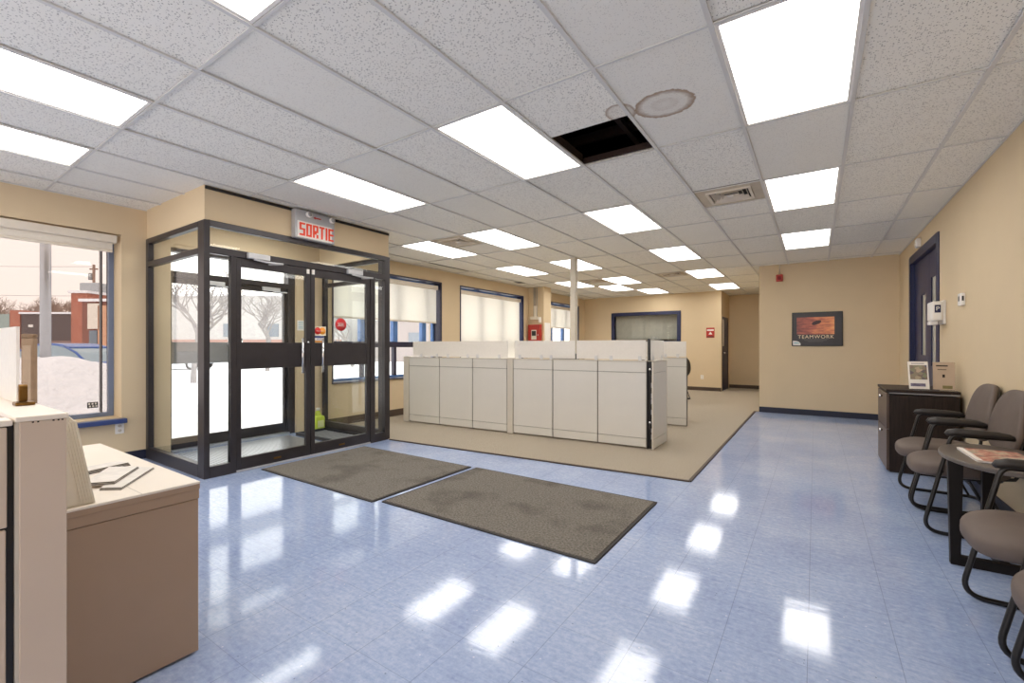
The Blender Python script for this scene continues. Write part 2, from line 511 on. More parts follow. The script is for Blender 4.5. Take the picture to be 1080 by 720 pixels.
for nm, m, a in (('baseboard_far', 'baseb', (XC, XR, YF - .012, YF, 0, .105)),
                 ('baseboard_right', 'baseb', (XR - .012, XR, YS, RD[0] - .06, 0, .105)),
                 ('baseboard_corner', 'baseb', (XR - .012, XR, RD[1] + .06, YF - .012, 0, .105)),
                 ('baseboard_left', 'baseb', (XL, XL + .012, YS, 1.91, 0, .105)),
                 ('baseboard_window', 'basebrown', (XL, XL + .012, 4.2, YB, .01, .13)),
                 ('baseboard_back', 'basebrown', (XL + .012, -2.17, YB - .012, YB, .01, .11)),
                 ('baseboard_corridor', 'basebrown', (-2.17, XC, YE - .012, YE, .01, .11))):
    struct(box(nm, m, *a, bevel=.004), None, 'baseboard')

# column beside the third window
struct(box('wall_column', 'wall', XL, -5.83, 10.12, 10.50, 0, TOP), 'tan column between the windows', 'column')

# ------------------------------------------------------------------ ceiling grid
XG = [.195 + .6096 * k for k in range(-10, 2)]
YG = [-.12 + 1.2192 * k for k in range(-2, 13)]
xs = [XL] + [x for x in XG if XL + .02 < x < XR] + [XR]
ys = [YS] + YG + [YE]
def cell(x, y):
    i = max(k for k in range(len(xs) - 1) if xs[k] <= x + 1e-6); j = max(k for k in range(len(ys) - 1) if ys[k] <= y + 1e-6)
    return i, j
# lights: (x of the column's left edge index k -> .195 + .6096k, row r -> -.12 + 1.2192r)
LIGHTS = [
    (-1, 2, 'large fluorescent ceiling panel above the right aisle, nearest of its row'),
    (-1, 4, 'fluorescent ceiling panel above the right aisle, second from the front'),
    (-1, 6, 'fluorescent ceiling panel above the right aisle, closest to the poster wall'),
    (-4, 0, 'fluorescent ceiling panel cut off by the top edge of the picture, left of centre'),
    (-4, 2, 'large fluorescent ceiling panel beside the black hole of the missing tile'),
    (-4, 4, 'fluorescent ceiling panel one step behind the missing tile'),
    (-4, 6, 'fluorescent ceiling panel two steps behind the missing tile, right of the thin pole'),
    (-4, 8, 'fluorescent ceiling panel three steps behind the missing tile, before the back wall'),
    (-4, 10, 'farthest fluorescent ceiling panel at the mouth of the corridor'),
    (-7, 0, 'long fluorescent ceiling panel at the left edge, nearer of the two there'),
    (-7, 2, 'fluorescent ceiling panel just in front of the SORTIE sign'),
    (-7, 4, 'fluorescent ceiling panel behind the SORTIE sign, right of the far ceiling grille'),
    (-7, 6, 'fluorescent ceiling panel crossed by the top of the thin pole'),
    (-7, 8, 'fluorescent ceiling panel over the back of the partitions, right of the thin pole'),
    (-7, 10, 'fluorescent ceiling panel above the back office window'),
    (-10, 2, 'fluorescent ceiling panel inside the glass entrance'),
    (-8, 9, 'small looking fluorescent ceiling panel far back behind the thin pole, left of the office window'),
    (-9, 0, 'narrow looking fluorescent ceiling panel at the left edge above the street window'),
    (-9, 4, 'fluorescent ceiling panel next to the street wall behind the entrance, left of the far grille'),
    (-9, 6, 'fluorescent ceiling panel next to the street wall in front of the column'),
    (-9, 8, 'fluorescent ceiling panel next to the street wall above the column, low behind the pole'),
]
gone = set(); LC = []
for k, r, lab in LIGHTS:
    x0, y0 = .195 + .6096 * k, -.12 + 1.2192 * r
    LC.append((x0, y0, lab)); gone.add(cell(x0 + .1, y0 + .1))
HOLE = cell(-1.5, 2.5)
VENTS = [(-.415 - .6096, 4.757, 'square ceiling air grille beside the right aisle, the nearest one'),
         (-5.29 + .6096, 4.757, 'ceiling air grille behind the SORTIE sign'),
         (-2.853, 9.634, 'small ceiling air grille far back above the corridor'),
         (-4.68, 9.634, 'far ceiling air grille near the top of the thin pole')]
vcells = {cell(x + .1, y + .1): (x, y) for x, y, _ in VENTS}
ct = MB()
for i in range(len(xs) - 1):
    for j in range(len(ys) - 1):
        if (i, j) in gone: continue
        y0, y1 = ys[j], ys[j + 1]
        if (i, j) == HOLE: y1 = 2.935
        if (i, j) in vcells: y0 = y0 + .6096
        dz = random.choice((0, 0, 0, .002, .004))
        ct.box(xs[i] + .004, xs[i + 1] - .004, y0 + .004, y1 - .004, CEIL + .006 + dz, CEIL + .024 + dz)
ceil = ct.build('ceiling', 'tile'); struct(ceil, 'suspended ceiling of grey-white pitted tiles with a brown water stain', 'ceiling')
tb = MB()
for x in xs:
    tb.box(x - .012, x + .012, YS, YE, CEIL - .006, CEIL + .004)
for y in ys:
    tb.box(XL, XR, y - .0085, y + .0085, CEIL - .0025, CEIL + .0035)
for (x, y) in vcells.values():
    tb.box(x, x + .6096, y + .6096 - .008, y + .6096 + .008, CEIL - .0025, CEIL + .0035)
tb.build('grid', 'tbar', ceil)
# lip of the half tile and the far edge of the hole
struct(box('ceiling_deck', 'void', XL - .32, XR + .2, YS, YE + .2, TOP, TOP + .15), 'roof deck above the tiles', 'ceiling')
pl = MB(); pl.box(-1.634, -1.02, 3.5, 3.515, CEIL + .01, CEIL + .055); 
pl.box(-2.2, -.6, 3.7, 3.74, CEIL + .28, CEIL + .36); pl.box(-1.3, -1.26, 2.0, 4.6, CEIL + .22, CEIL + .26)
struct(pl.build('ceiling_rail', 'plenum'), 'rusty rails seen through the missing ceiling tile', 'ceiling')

# lights
p = thing('ceiling_light', LC[0][2], 'ceiling light', (LC[0][0], LC[0][1], CEIL), 0, 'ceiling light panels')
fr = MB(); w, d = .6096, 1.2192
for a in ((.012, .03, .012, d - .012), (w - .03, w - .012, .012, d - .012), (.03, w - .03, .012, .03), (.03, w - .03, d - .03, d - .012)):
    fr.box(*a, 0, .03)
fr.build('frame', 'white', p, local=True)
box('diffuser', 'light', .03, w - .03, .03, d - .03, .006, .012, p, local=True)
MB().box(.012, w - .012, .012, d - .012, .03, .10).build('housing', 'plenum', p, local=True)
for x0, y0, lab in LC[1:]:
    c = copy_tree(p); c.location = (x0, y0, CEIL); c['label'] = lab

# air grilles
for n, (x, y, lab) in enumerate(VENTS):
    v = thing('ceiling_vent', lab, 'air vent', (x, y, CEIL), 0, 'ceiling air grilles')
    def ring(b, r0, r1, z0, z1, cx=.305, cy=.305):
        b.box(cx - r1, cx + r1, cy - r1, cy - r0, z0, z1); b.box(cx - r1, cx + r1, cy + r0, cy + r1, z0, z1)
        b.box(cx - r1, cx - r0, cy - r0, cy + r0, z0, z1); b.box(cx + r0, cx + r1, cy - r0, cy + r0, z0, z1)
    b = MB(); ring(b, .198, .293, .004, .012); b.build('plate', 'ventplate', v, local=True, bevel=.002)
    b = MB(); ring(b, .178, .204, -.010, .012); b.build('frame', 'offwhite', v, local=True, bevel=.003)
    for q in (.165, .125, .085):
        b = MB()
        for s4 in range(4):                      # four sloping louvre blades of one square ring
            m = Matrix.Translation((.305, .305, 0)) @ Matrix.Rotation(s4 * PI / 2, 4, 'Z')
            vs = [(-q, -q, -.004), (q, -q, -.004), (q - .020, -q + .020, .03), (-q + .020, -q + .020, .03)]
            vs += [(x_, y_ + .002, z_ + .002) for x_, y_, z_ in vs]
            b._add([m @ Vector(t) for t in vs], [(0, 1, 2, 3), (7, 6, 5, 4), (0, 4, 5, 1), (1, 5, 6, 2), (2, 6, 7, 3), (3, 7, 4, 0)])
        b.build('louvre', 'offwhite', v, local=True)
    box('centre_plate', 'white', .275, .335, .275, .335, -.006, -.002, v, local=True, bevel=.002)
    box('duct', 'black', .12, .49, .12, .49, .045, .06, v, local=True)

# black strips paint the shadow of ceiling tile gaps along the street wall
tag(MB().box(-5.915, -5.885, 6.0, 7.15, CEIL - .006, CEIL - .001).build('gap_shadow', 'black'), 'long black strip painted as tile gap shadow along the street wall before the column', 'air vent')
tag(MB().box(-6.02, -5.86, 9.0, 9.25, CEIL - .006, CEIL - .001).build('gap_shadow', 'black'), 'short black strip painted as tile gap shadow just in front of the column', 'air vent')

# ------------------------------------------------------------------ vestibule
VX0, VX1, VY0, VY1 = -4.96, -4.82, 1.91, 4.165
HD = 2.48
bk = MB()
bk.box(VX0 + .02, VX1 - .015, VY0 + .01, VY1 - .01, HD, TOP)
bk.box(XL, VX0 + .02, VY0 + .01, VY0 + .10, HD, TOP)
bk.box(XL, VX0 + .02, VY1 - .10, VY1 - .01, HD, TOP)
struct(bk.build('wall_bulkhead', 'wall'), 'tan bulkhead above the glass entrance', 'wall')
struct(box('trim_2', 'black', VX1 - .015, VX1 - .003, VY0 + .012, VY1 - .01, CEIL - .03, CEIL - .002), 'black reveal strip under the ceiling above the entrance', 'trim')

w5 = thing('window_5', 'dark bronze framed glass entrance enclosure', 'glass partition', (VX1, VY0, 0), kind='structure')
f = MB()
for y0, y1 in ((VY0, VY0 + .05), (VY1 - .085, VY1)):
    f.box(VX0, VX1, y0, y1, 0, HD)
VM = VX1 - .06
for y0, y1 in ((2.15, 2.20), (3.845, 3.92)):
    f.box(VM, VX1, y0, y1, 0, 2.165)
f.box(VM, VX1, VY0 + .05, VY1 - .085, 2.425, HD)
f.box(VM, VX1, VY0 + .05, VY1 - .085, 2.165, 2.235)
f.box(VM, VX1, VY0 + .05, 2.15, 0, .11); f.box(VM, VX1, 3.92, VY1 - .085, 0, .11)
f.build('front_frame', 'bronze', w5, bevel=.004)
for nm, ya, yb in (('side_frame', VY0, VY0 + .09), ('side_frame', VY1 - .09, VY1)):
    f = MB()
    yc, yd = (ya, ya + .055) if ya == VY0 else (yb - .055, yb)
    f.box(XL, XL + .07, yc, yd, 0, HD)
    f.box(XL + .07, VX0, yc, yd, 2.425, HD); f.box(XL + .07, VX0, yc, yd, 2.165, 2.222); f.box(XL + .07, VX0, yc, yd, 0, .125)
    f.build(nm, 'bronze', w5, bevel=.004)
    ym = (yc + yd) / 2
    box('pane', 'glass', XL + .07, VX0, ym - .003, ym + .003, .125, 2.165, w5)
    box('pane', 'glass', XL + .07, VX0, ym - .003, ym + .003, 2.222, 2.425, w5)
xm = VX1 - .03
for y0, y1, z0, z1 in ((VY0 + .05, 2.15, .11, 2.165), (3.92, VY1 - .085, .11, 2.165), (VY0 + .05, VY1 - .085, 2.235, 2.425)):
    box('pane', 'glass', xm - .003, xm + .003, y0, y1, z0, z1, w5)
b = MB(); b.box(VX1 - .005, VX1 + .006, 2.20, 3.845, 0.0, .012); b.box(VX0 - .06, VX1 - .005, 2.2, 3.845, 0, .018)
b.build('threshold', 'alum', w5, bevel=.003)

def store_door(name, label, y0, y1, x, pull_y, pull_side, hinge_lo, closer):
    """aluminium framed glass door in plane x; pull_side +1 = room side"""
    d = thing(name, label, 'door', (x, y0, 0), kind='structure')
    a, c = x - .045, x
    st = .052
    f = MB()
    f.box(a, c, y0 + .003, y0 + st, .015, 2.16); f.box(a, c, y1 - st, y1 - .003, .015, 2.16)
    f.box(a, c, y0 + st, y1 - st, 2.075, 2.16); f.box(a, c, y0 + st, y1 - st, .015, .138)
    f.build('frame', 'bronze', d, bevel=.003)
    box('middle_panel', 'bronze', a + .006, c - .006, y0 + st, y1 - st, 1.035, 1.31, d, bevel=.003)
    m = (a + c) / 2
    box('upper_pane', 'glass', m - .003, m + .003, y0 + st, y1 - st, 1.31, 2.075, d)
    box('lower_pane', 'glass', m - .003, m + .003, y0 + st, y1 - st, .138, 1.035, d)
    for s in pull_side:
        xx = (c if s > 0 else a) + s * .045
        xb = c if s > 0 else a
        h = MB().tube([(xx, pull_y, .965), (xx, pull_y, 1.36)], .011, 12)
        for z in (1.06, 1.265): h.tube([(xb, pull_y, z), (xx, pull_y, z)], .008, 10)
        h.build('pull_handle', 'chrome', d)
    if closer:
        cy, s = closer
        xb = c
        cb = MB().box(xb, xb + .05, cy - .12, cy + .10, 2.168, 2.225).build('closer', 'silver', d, bevel=.006)
        ar = MB().tube([(xb + .03, cy - .06, 2.165), (xb + .05, cy + .05, 2.150), (xb + .12, cy + .20, 2.142)], .010, 8)
        ar.tube([(xb + .12, cy + .20, 2.142), (xb + .01, cy + .10, 2.135)], .008, 8)
        ar.build('closer_arm', 'silver', cb)
    return d
DL = store_door('door_1', 'left glass entrance door with dark middle panel', 2.20, 3.005, VX1 - .01, 2.885, (1,), True, (2.42, 1))
DR = store_door('door_2', 'right glass entrance door with the card and red round stickers', 3.01, 3.845, VX1 - .01, 3.135, (1,), False, (3.60, 1))
MB().lathe([(.013, 0), (.013, .008), (.008, .012)], (VX1 - .01, 2.975, 1.315), 16, 'x').build('lock_cylinder', 'chrome', DL)
tg = MB().box(VX1 - .01, VX1 + .004, 2.955, 2.985, 2.10, 2.15).box(VX1 - .01, VX1 + .004, 3.02, 3.05, 2.10, 2.155)
tg.build('latch_plate', 'white', DL)
for d_, yy in ((DL, 2.62), (DR, 3.42)):
    box('floor_latch', 'brass', VX1 - .012, VX1 - .006, yy - .04, yy + .04, .055, .075, d_)
# stickers on the right door (on its room side glass)
def disc(b, cx, y, z, r, x1, seg=28):
    b.lathe([(r, 0), (r, x1)], (cx, y, z), seg, 'x'); return b
xg = VX1 - .01 - .0225 + .003
stk = box('card_sticker', mat('cream_label', rgb(244, 230, 206), .6), xg, xg + .001, 3.064, 3.215, 1.395, 1.502, DR)
disc(MB(), xg + .001, 3.108, 1.449, .042, .0012).build('red_circle', mat('card_red', rgb(214, 36, 24), .5), stk)
disc(MB(), xg + .001, 3.168, 1.449, .042, .0008).build('orange_circle', mat('card_orange', rgb(246, 160, 40), .5), stk)
text_mesh('MasterCard', .020, 'lettering', 'white', stk, Matrix.Translation(Vector((xg + .0026, 3.138, 1.449)) - stk.location - DR.location) @ Matrix(((0, 0, 1, 0), (1, 0, 0, 0), (0, 1, 0, 0), (0, 0, 0, 1))), .0003)
vis = box('card_sticker', 'white', xg, xg + .001, 3.064, 3.19, 1.312, 1.392, DR)
box('blue_band', mat('card_blue', rgb(24, 52, 120), .5), xg + .001, xg + .0016, 3.066, 3.188, 1.368, 1.389, vis)
box('gold_band', mat('card_gold', rgb(226, 150, 52), .5), xg + .001, xg + .0016, 3.066, 3.188, 1.314, 1.335, vis)
text_mesh('VISA', .034, 'lettering', mat('card_navy', rgb(30, 50, 120), .5), vis, Matrix.Translation(Vector((xg + .0012, 3.127, 1.3515)) - DR.location) @ Matrix(((0, 0, 1, 0), (1, 0, 0, 0), (0, 1, 0, 0), (0, 0, 0, 1))), .0003)
rs = disc(MB(), xg, 3.42, 1.535, .078, .001).build('round_sticker', mat('sticker_red', rgb(206, 40, 44), .5), DR)
b = MB()
b.box(xg + .001, xg + .0016, 3.378, 3.462, 1.548, 1.553); b.box(xg + .001, xg + .0016, 3.372, 3.468, 1.515, 1.520)
b.build('line', 'white', rs)
b = MB()
for k in range(5): b.box(xg + .001, xg + .0016, 3.385 + .015 * k, 3.395 + .015 * k, 1.526 + .002 * (k % 2), 1.543 - .003 * (k % 3))
b.build('white_marks', 'white', rs)

# street doors
w6 = thing('window_6', 'dark bronze frame of the street doors', 'door frame', (XL, DOORO[0], 0), kind='structure')
f = MB(); xa, xb = XL - .16, XL - .04
f.box(xa, xb, 2.15, 2.165, 0, 2.44); f.box(xa, xb, 3.60, 3.70, 0, 2.44); f.box(xa, xb, 2.165, 3.6, 2.40, 2.44); f.box(xa, xb, 2.165, 3.6, 2.10, 2.17)
f.build('frame', 'bronze', w6, bevel=.004)
box('pane', 'glass', XL - .103, XL - .097, 2.165, 3.6, 2.17, 2.40, w6)
box('threshold', 'alum', XL - .2, XL, 2.165, 3.6, 0, .03, w6, bevel=.004)
def street_door(name, label, y0, y1, py, sl=.045):
    d = thing(name, label, 'door', (XL - .08, y0, 0), kind='structure')
    a, c, st = XL - .125, XL - .08, .045
    f = MB(); f.box(a, c, y0 + .003, y0 + sl, .03, 2.10); f.box(a, c, y1 - st, y1 - .003, .03, 2.10)
    f.box(a, c, y0 + sl, y1 - st, 2.03, 2.10); f.box(a, c, y0 + sl, y1 - st, .03, .16)
    f.build('frame', 'bronze', d, bevel=.003)
    box('middle_panel', 'grey', a + .006, c - .006, y0 + sl, y1 - st, 1.06, 1.32, d, bevel=.003)
    box('upper_pane', 'glass', (a + c) / 2 - .003, (a + c) / 2 + .003, y0 + sl, y1 - st, 1.32, 2.03, d)
    box('lower_pane', 'glass', (a + c) / 2 - .003, (a + c) / 2 + .003, y0 + sl, y1 - st, .16, 1.06, d)
    h = MB().tube([(c + .045, py, .98), (c + .045, py, 1.37)], .011, 12)
    for z in (1.06, 1.27): h.tube([(c, py, z), (c + .045, py, z)], .008, 8)
    h.build('pull_handle', 'chrome', d)
    cb = MB().box(c, c + .05, y1 - .36, y1 - .12, 2.045, 2.095).build('closer', 'silver', d, bevel=.006)
    MB().tube([(c + .03, y1 - .22, 2.04), (c + .12, y1 - .06, 2.03)], .009, 8).build('closer_arm', 'silver', cb)
    return d
street_door('door_3', 'left street door seen through the entrance glass', 2.168, 2.875, 2.80, .02)
street_door('door_4', 'right street door seen through the entrance glass', 2.88, 3.60, 2.96)

# ribbed mat, boot tray, jug, notice inside the vestibule
g = thing('entrance_grating', 'grey ribbed aluminium grating mat on the floor inside the glass entrance', 'mat', (-5.6, 3.0, 0))
b = MB().box(XL + .1, VX0 - .05, 2.05, 3.52, .0005, .008); b.build('base', 'grey', g)
sl = MB()
for k in range(44):
    y = 2.07 + k * .033
    sl.box(XL + .1, VX0 - .05, y, y + .018, .008, .014)
sl.build('tread', 'alum', g)
t = thing('boot_tray', 'black ribbed boot tray on the floor beside the yellow-green jug', 'tray', (-5.6, 3.82, 0))
b = MB().box(-6.12, -5.22, 3.58, 4.05, .0005, .012); b.build('base', 'black', t)
b = MB(); b.box(-6.12, -5.22, 3.58, 3.60, .012, .045); b.box(-6.12, -5.22, 4.03, 4.05, .012, .045); b.box(-6.12, -6.10, 3.6, 4.03, .012, .045); b.box(-5.24, -5.22, 3.6, 4.03, .012, .045)
b.build('rim', 'black', t, bevel=.006)
b = MB()
for k in range(11): b.box(-6.04 + k * .075, -6.01 + k * .075, 3.62, 4.01, .012, .02)
b.build('rib', 'grey', t)
j = thing('jug', 'yellow-green plastic jug standing in the entrance by the black tray', 'jug', (-6.2, 3.98, 0))
b = MB().superell((-6.2, 3.98, .116), (.07, .085, .115), .35, .45, 28, 16); b.lathe([(.05, 0), (.045, .04), (.026, .07), (.024, .10)], (-6.2, 3.98, .21), 20)
b.build('body', 'lime', j)
MB().lathe([(.029, 0), (.029, .03), (.024, .034)], (-6.2, 3.98, .307), 18).build('cap', 'white', j)
box('paper_label', mat('jug_label', rgb(226, 232, 170), .6), -6.1315, -6.1295, 3.93, 4.03, .06, .16, j)
MB().tube([(-6.2, 3.96, .29), (-6.2, 3.89, .26), (-6.2, 3.90, .20), (-6.2, 3.92, .18)], .011, 8).build('handle', 'lime', j)
n = box('notice', 'white', XL, XL + .004, 3.71, 3.82, 1.50, 1.65)
tag(n, 'small white and pale blue notice on the tan wall inside the entrance', 'notice')
b = MB()
for z in (1.62, 1.60, 1.575, 1.55, 1.53): b.box(XL + .004, XL + .0045, 3.725, 3.805, z, z + .008)
b.build('printing', mat('pale_blue_print', rgb(150, 190, 206), .6), n)
def outlet(label, x, y, z, axis):
    o = thing('wall_outlet', label, 'outlet', (x, y, z), 0 if axis == 'x' else -PI / 2)
    MB().box(0, .006, -.038, .038, -.06, .06).build('plate', 'white', o, local=True, bevel=.003)
    for dz in (-.025, .025):
        s = MB().lathe([(.017, 0), (.017, .002)], (.006, 0, dz), 18, 'x').build('socket', 'offwhite', o, local=True)
        MB().box(.008, .0085, -.008, -.005, dz - .006, dz + .006).box(.008, .0085, .005, .008, dz - .006, dz + .006).build('slot', 'black', s, local=True)
    return o
outlet('white wall outlet under the blue sill of the street window', XL, 1.678, .375, 'x')
outlet('white wall outlet low on the back wall', -2.67, YB, .39, 'y')
outlet('white wall outlet low on the tan wall inside the glass entrance', XL, 3.95, .40, 'x')

# exit sign
sg = thing('exit_sign', 'grey SORTIE exit sign with red letters above the glass doors', 'sign', (VX1 - .015, 3.02, 2.63))
hx = VX1 - .015
box('housing', mat('grey_sign_case', rgb(176, 176, 178), .4, .2), hx, hx + .085, 2.775, 3.265, 2.475, CEIL - .012, sg, bevel=.008)
box('face_plate', mat('sign_face', rgb(232, 228, 222), .5), hx + .085, hx + .089, 2.80, 3.225, 2.485, 2.665, sg)
GL = {'S': ['111', '100', '100', '111', '001', '001', '111'], 'O': ['111', '101', '101', '101', '101', '101', '111'],
      'R': ['111', '101', '101', '111', '110', '101', '101'], 'T': ['111', '010', '010', '010', '010', '010', '010'],
      'I': ['1', '1', '1', '1', '1', '1', '1'], 'E': ['111', '100', '100', '111', '100', '100', '111']}
yy = 2.822; ch = .0205; cw = .0222
for L in 'SORTIE':
    b = MB(); rows = GL[L]
    for r_, row in enumerate(rows):
        for c_, on in enumerate(row):
            if on == '1':
                b.box(hx + .089, hx + .092, yy + c_ * cw, yy + (c_ + 1) * cw, 2.649 - (r_ + 1) * ch, 2.649 - r_ * ch)
    b.build('letter', 'letter', sg)
    yy += len(rows[0]) * cw + .0135
for y in (2.915, 3.205):
    lm = MB().lathe([(.012, 0), (.03, .02), (.034, .05), (.028, .06)], (hx + .085, y, 2.745), 20, 'x').build('lamp_head', 'white', sg)
    MB().lathe([(.026, 0), (.022, .004)], (hx + .145, y, 2.745), 18, 'x').build('lens', 'grey', lm)
b = MB().prism([(2.99, 2.735), (3.015, 2.752), (3.015, 2.742), (3.085, 2.742), (3.085, 2.728), (3.015, 2.728), (3.015, 2.718)], hx + .085, hx + .088, 'x')
b.build('arrow', 'red', sg)

# ------------------------------------------------------------------ windows
def window(n, label, W, xg, inner, mull, rail_z, frame_m, trim_m):
    y0, y1, z0, z1 = W
    o = thing('window_%d' % n, label, 'window', (XL, y0, z0), kind='structure')
    t = .045
    if trim_m:
        f = MB(); e = .018
        f.box(XL, XL + .018, y0 - e, y0, z0 - e, z1 + e); f.box(XL, XL + .018, y1, y1 + e, z0 - e, z1 + e)
        f.box(XL, XL + .018, y0, y1, z1, z1 + e); f.box(XL, XL + .03, y0 - .02, y1 + .02, z0 - e, z0)
        f.build('casing', trim_m, o, bevel=.004)
        r = MB(); q = .006
        r.box(xg, XL, y0, y0 + q, z0, z1); r.box(xg, XL, y1 - q, y1, z0, z1); r.box(xg, XL, y0 + q, y1 - q, z1 - q, z1); r.box(xg, XL, y0 + q, y1 - q, z0, z0 + q)
        r.build('reveal', trim_m, o)
    f = MB()
    f.box(xg - .05, xg + .02, y0, y0 + t, z0, z1); f.box(xg - .05, xg + .02, y1 - t, y1, z0, z1)
    f.box(xg - .05, xg + .02, y0 + t, y1 - t, z1 - t, z1); f.box(xg - .05, xg + .02, y0 + t, y1 - t, z0, z0 + t)
    f.build('window_frame', frame_m, o, bevel=.004)
    if rail_z:
        box('rail', 'purple', xg - .05, xg + .03, y0 + t, y1 - t, rail_z - .05, rail_z + .05, o, bevel=.004)
    for ym, wd in mull:
        box('mullion', frame_m, xg - .05, xg + .035, ym - wd / 2, ym + wd / 2, (rail_z + .05) if rail_z else z0 + t, z1 - t, o, bevel=.004)
        if rail_z: box('lower_mullion', 'purple', xg - .05, xg + .03, ym - .03, ym + .03, z0 + t, rail_z - .05, o, bevel=.004)
    box('pane', 'tinted' if n == 1 else 'glass', xg - .028, xg - .022, y0 + t, y1 - t, z0 + t, z1 - t, o)
    return o
W1 = window(1, 'large street window at the left with a white roller shade and blue sill', WIN1, XL - .26, 0, [], None, 'slate', None)
b = MB(); b.box(XL - .235, XL - .0, WIN1[0], WIN1[1], WIN1[2] - .03, WIN1[2] - .006); b.box(XL, XL + .09, WIN1[0], WIN1[1] + .03, WIN1[2] - .055, WIN1[2] - .006)
b.build('sill', 'sillblue', W1, bevel=.006)
BEAD = 1.582
box('glazing_bead', 'bronze', XL - .30, XL - .24, BEAD, BEAD + .012, WIN1[2] + .05, WIN1[3] - .05, W1)
LB0, LB1 = 1.478, 1.568
box('glass_label', 'black', XL - .282, XL - .28, LB0, LB1, .592, .656, W1)
b = MB()
for k in range(3):
    b.box(XL - .28, XL - .2795, LB0 + .008 + .027 * k, LB0 + .024 + .027 * k, .628, .647); b.box(XL - .28, XL - .2795, LB0 + .014 + .027 * k, LB0 + .030 + .027 * k, .602, .619)
b.build('label_marks', 'white', W1)
window(2, 'street window behind the glass entrance with blue mullions', WIN2, XL - .20, 0, [(5.0, .11), (5.72, .11), (6.46, .11)], 1.30, 'blue', 'purple')
window(3, 'street window covered by a full length cream shade', WIN3, XL - .20, 0, [(8.2, .1), (9.03, .1)], 1.30, 'blue', 'navy')
window(4, 'farthest street window behind the column', WIN4, XL - .20, 0, [(11.7, .11), (12.45, .11)], 1.30, 'blue', 'navy')

def shade(label, y0, y1, ztop, zbot, x, rad=.035):
    o = thing('roller_shade', label, 'window shade', (x, (y0 + y1) / 2, ztop), 0, 'roller shades on the street windows')
    box('cassette', 'offwhite', x - rad, x + rad, y0, y1, ztop - .085, ztop, o, bevel=.012)
    box('fabric', 'blind', x - .001, x + .001, y0 + .03, y1 - .03, zbot, ztop - .08, o)
    box('hem_bar', 'offwhite', x - .008, x + .008, y0 + .03, y1 - .03, zbot - .02, zbot + .012, o, bevel=.004)
    return o
s1 = shade('white roller shade rolled up at the top of the large left street window', WIN1[0] + .02, WIN1[1] - .03, 2.475, 2.31, XL - .06, .05)
shade('cream roller shade half drawn in the window right of the entrance', WIN2[0] + .03, WIN2[1] - .03, 2.49, 1.745, XL - .07)
shade('cream roller shade drawn fully down between the entrance window and the column', WIN3[0] + .03, WIN3[1] - .03, 2.49, .78, XL - .07)
shade('cream roller shade half drawn in the farthest street window behind the column', WIN4[0] + .03, WIN4[1] - .03, 2.46, 1.82, XL - .07)

# back office window
w7 = thing('window_7', 'navy framed interior office window in the back wall', 'window', (OFFW[0], YB, OFFW[2]), kind='structure')
f = MB(); e = .10
x0, x1, z0, z1 = OFFW
for a in ((x0 - .03, x0 + .07, z0 - .03, z1 + .03), (x1 - .07, x1 + .03, z0 - .03, z1 + .03), (x0 + .07, x1 - .07, z1 - .07, z1 + .03), (x0 + .07, x1 - .07, z0 - .03, z0 + .07)):
    f.box(a[0], a[1], YB - .03, YB + .10, a[2], a[3])
f.build('window_frame', 'navy', w7, bevel=.006)
box('pane', 'glass', x0 + .07, x1 - .07, YB + .03, YB + .036, z0 + .07, z1 - .07, w7)
bl = thing('vertical_blind', 'grey vertical blind behind the back office window', 'blind', ((x0 + x1) / 2, YB + .25, z1))
box('headrail', 'grey', x0 + .02, x1 - .02, YB + .22, YB + .28, z1 - .06, z1, bl)
b = MB()
for k in range(24):
    xx = x0 + .08 + k * .083
    m = Matrix.Translation((xx, YB + .25, 0)) @ Matrix.Rotation(.35 + .1 * random.random(), 4, 'Z')
    b.box(-.045, .045, -.0015, .0015, z0 + .12, z1 - .06, m)
b.build('slat', mat('grey_blind', rgb(190, 184, 172), .7), bl)

# corridor door (open frame, dark blue leaf)
d5 = thing('door_5', 'dark blue corridor door with silver handle', 'door', (-2.17, CDO[0], 0), kind='structure')
f = MB(); f.box(-2.30, -2.155, CDO[0], CDO[0] + .015, 0, CDO[3]); f.box(-2.30, -2.155, CDO[1] - .05, CDO[1], 0, CDO[3]); f.box(-2.30, -2.155, CDO[0], CDO[1], CDO[3] - .05, CDO[3])
f.build('frame', 'navy', d5, bevel=.004)
lf = box('leaf', 'navy', -2.20, -2.165, CDO[0] + .015, CDO[1] - .05, .01, CDO[3] - .05, d5)
h = MB().cyl((-2.165, CDO[0] + .10, 1.08), (-2.11, CDO[0] + .10, 1.08), .012, 12); h.tube([(-2.115, CDO[0] + .10, 1.08), (-2.115, CDO[0] + .22, 1.08)], .010, 10)
h.build('lever_handle', 'chrome', lf)
box('lite', mat('pale_lite', rgb(238, 236, 230), .4), -2.1652, -2.163, CDO[0] + .03, CDO[0] + .26, 1.27, 2.03, lf)

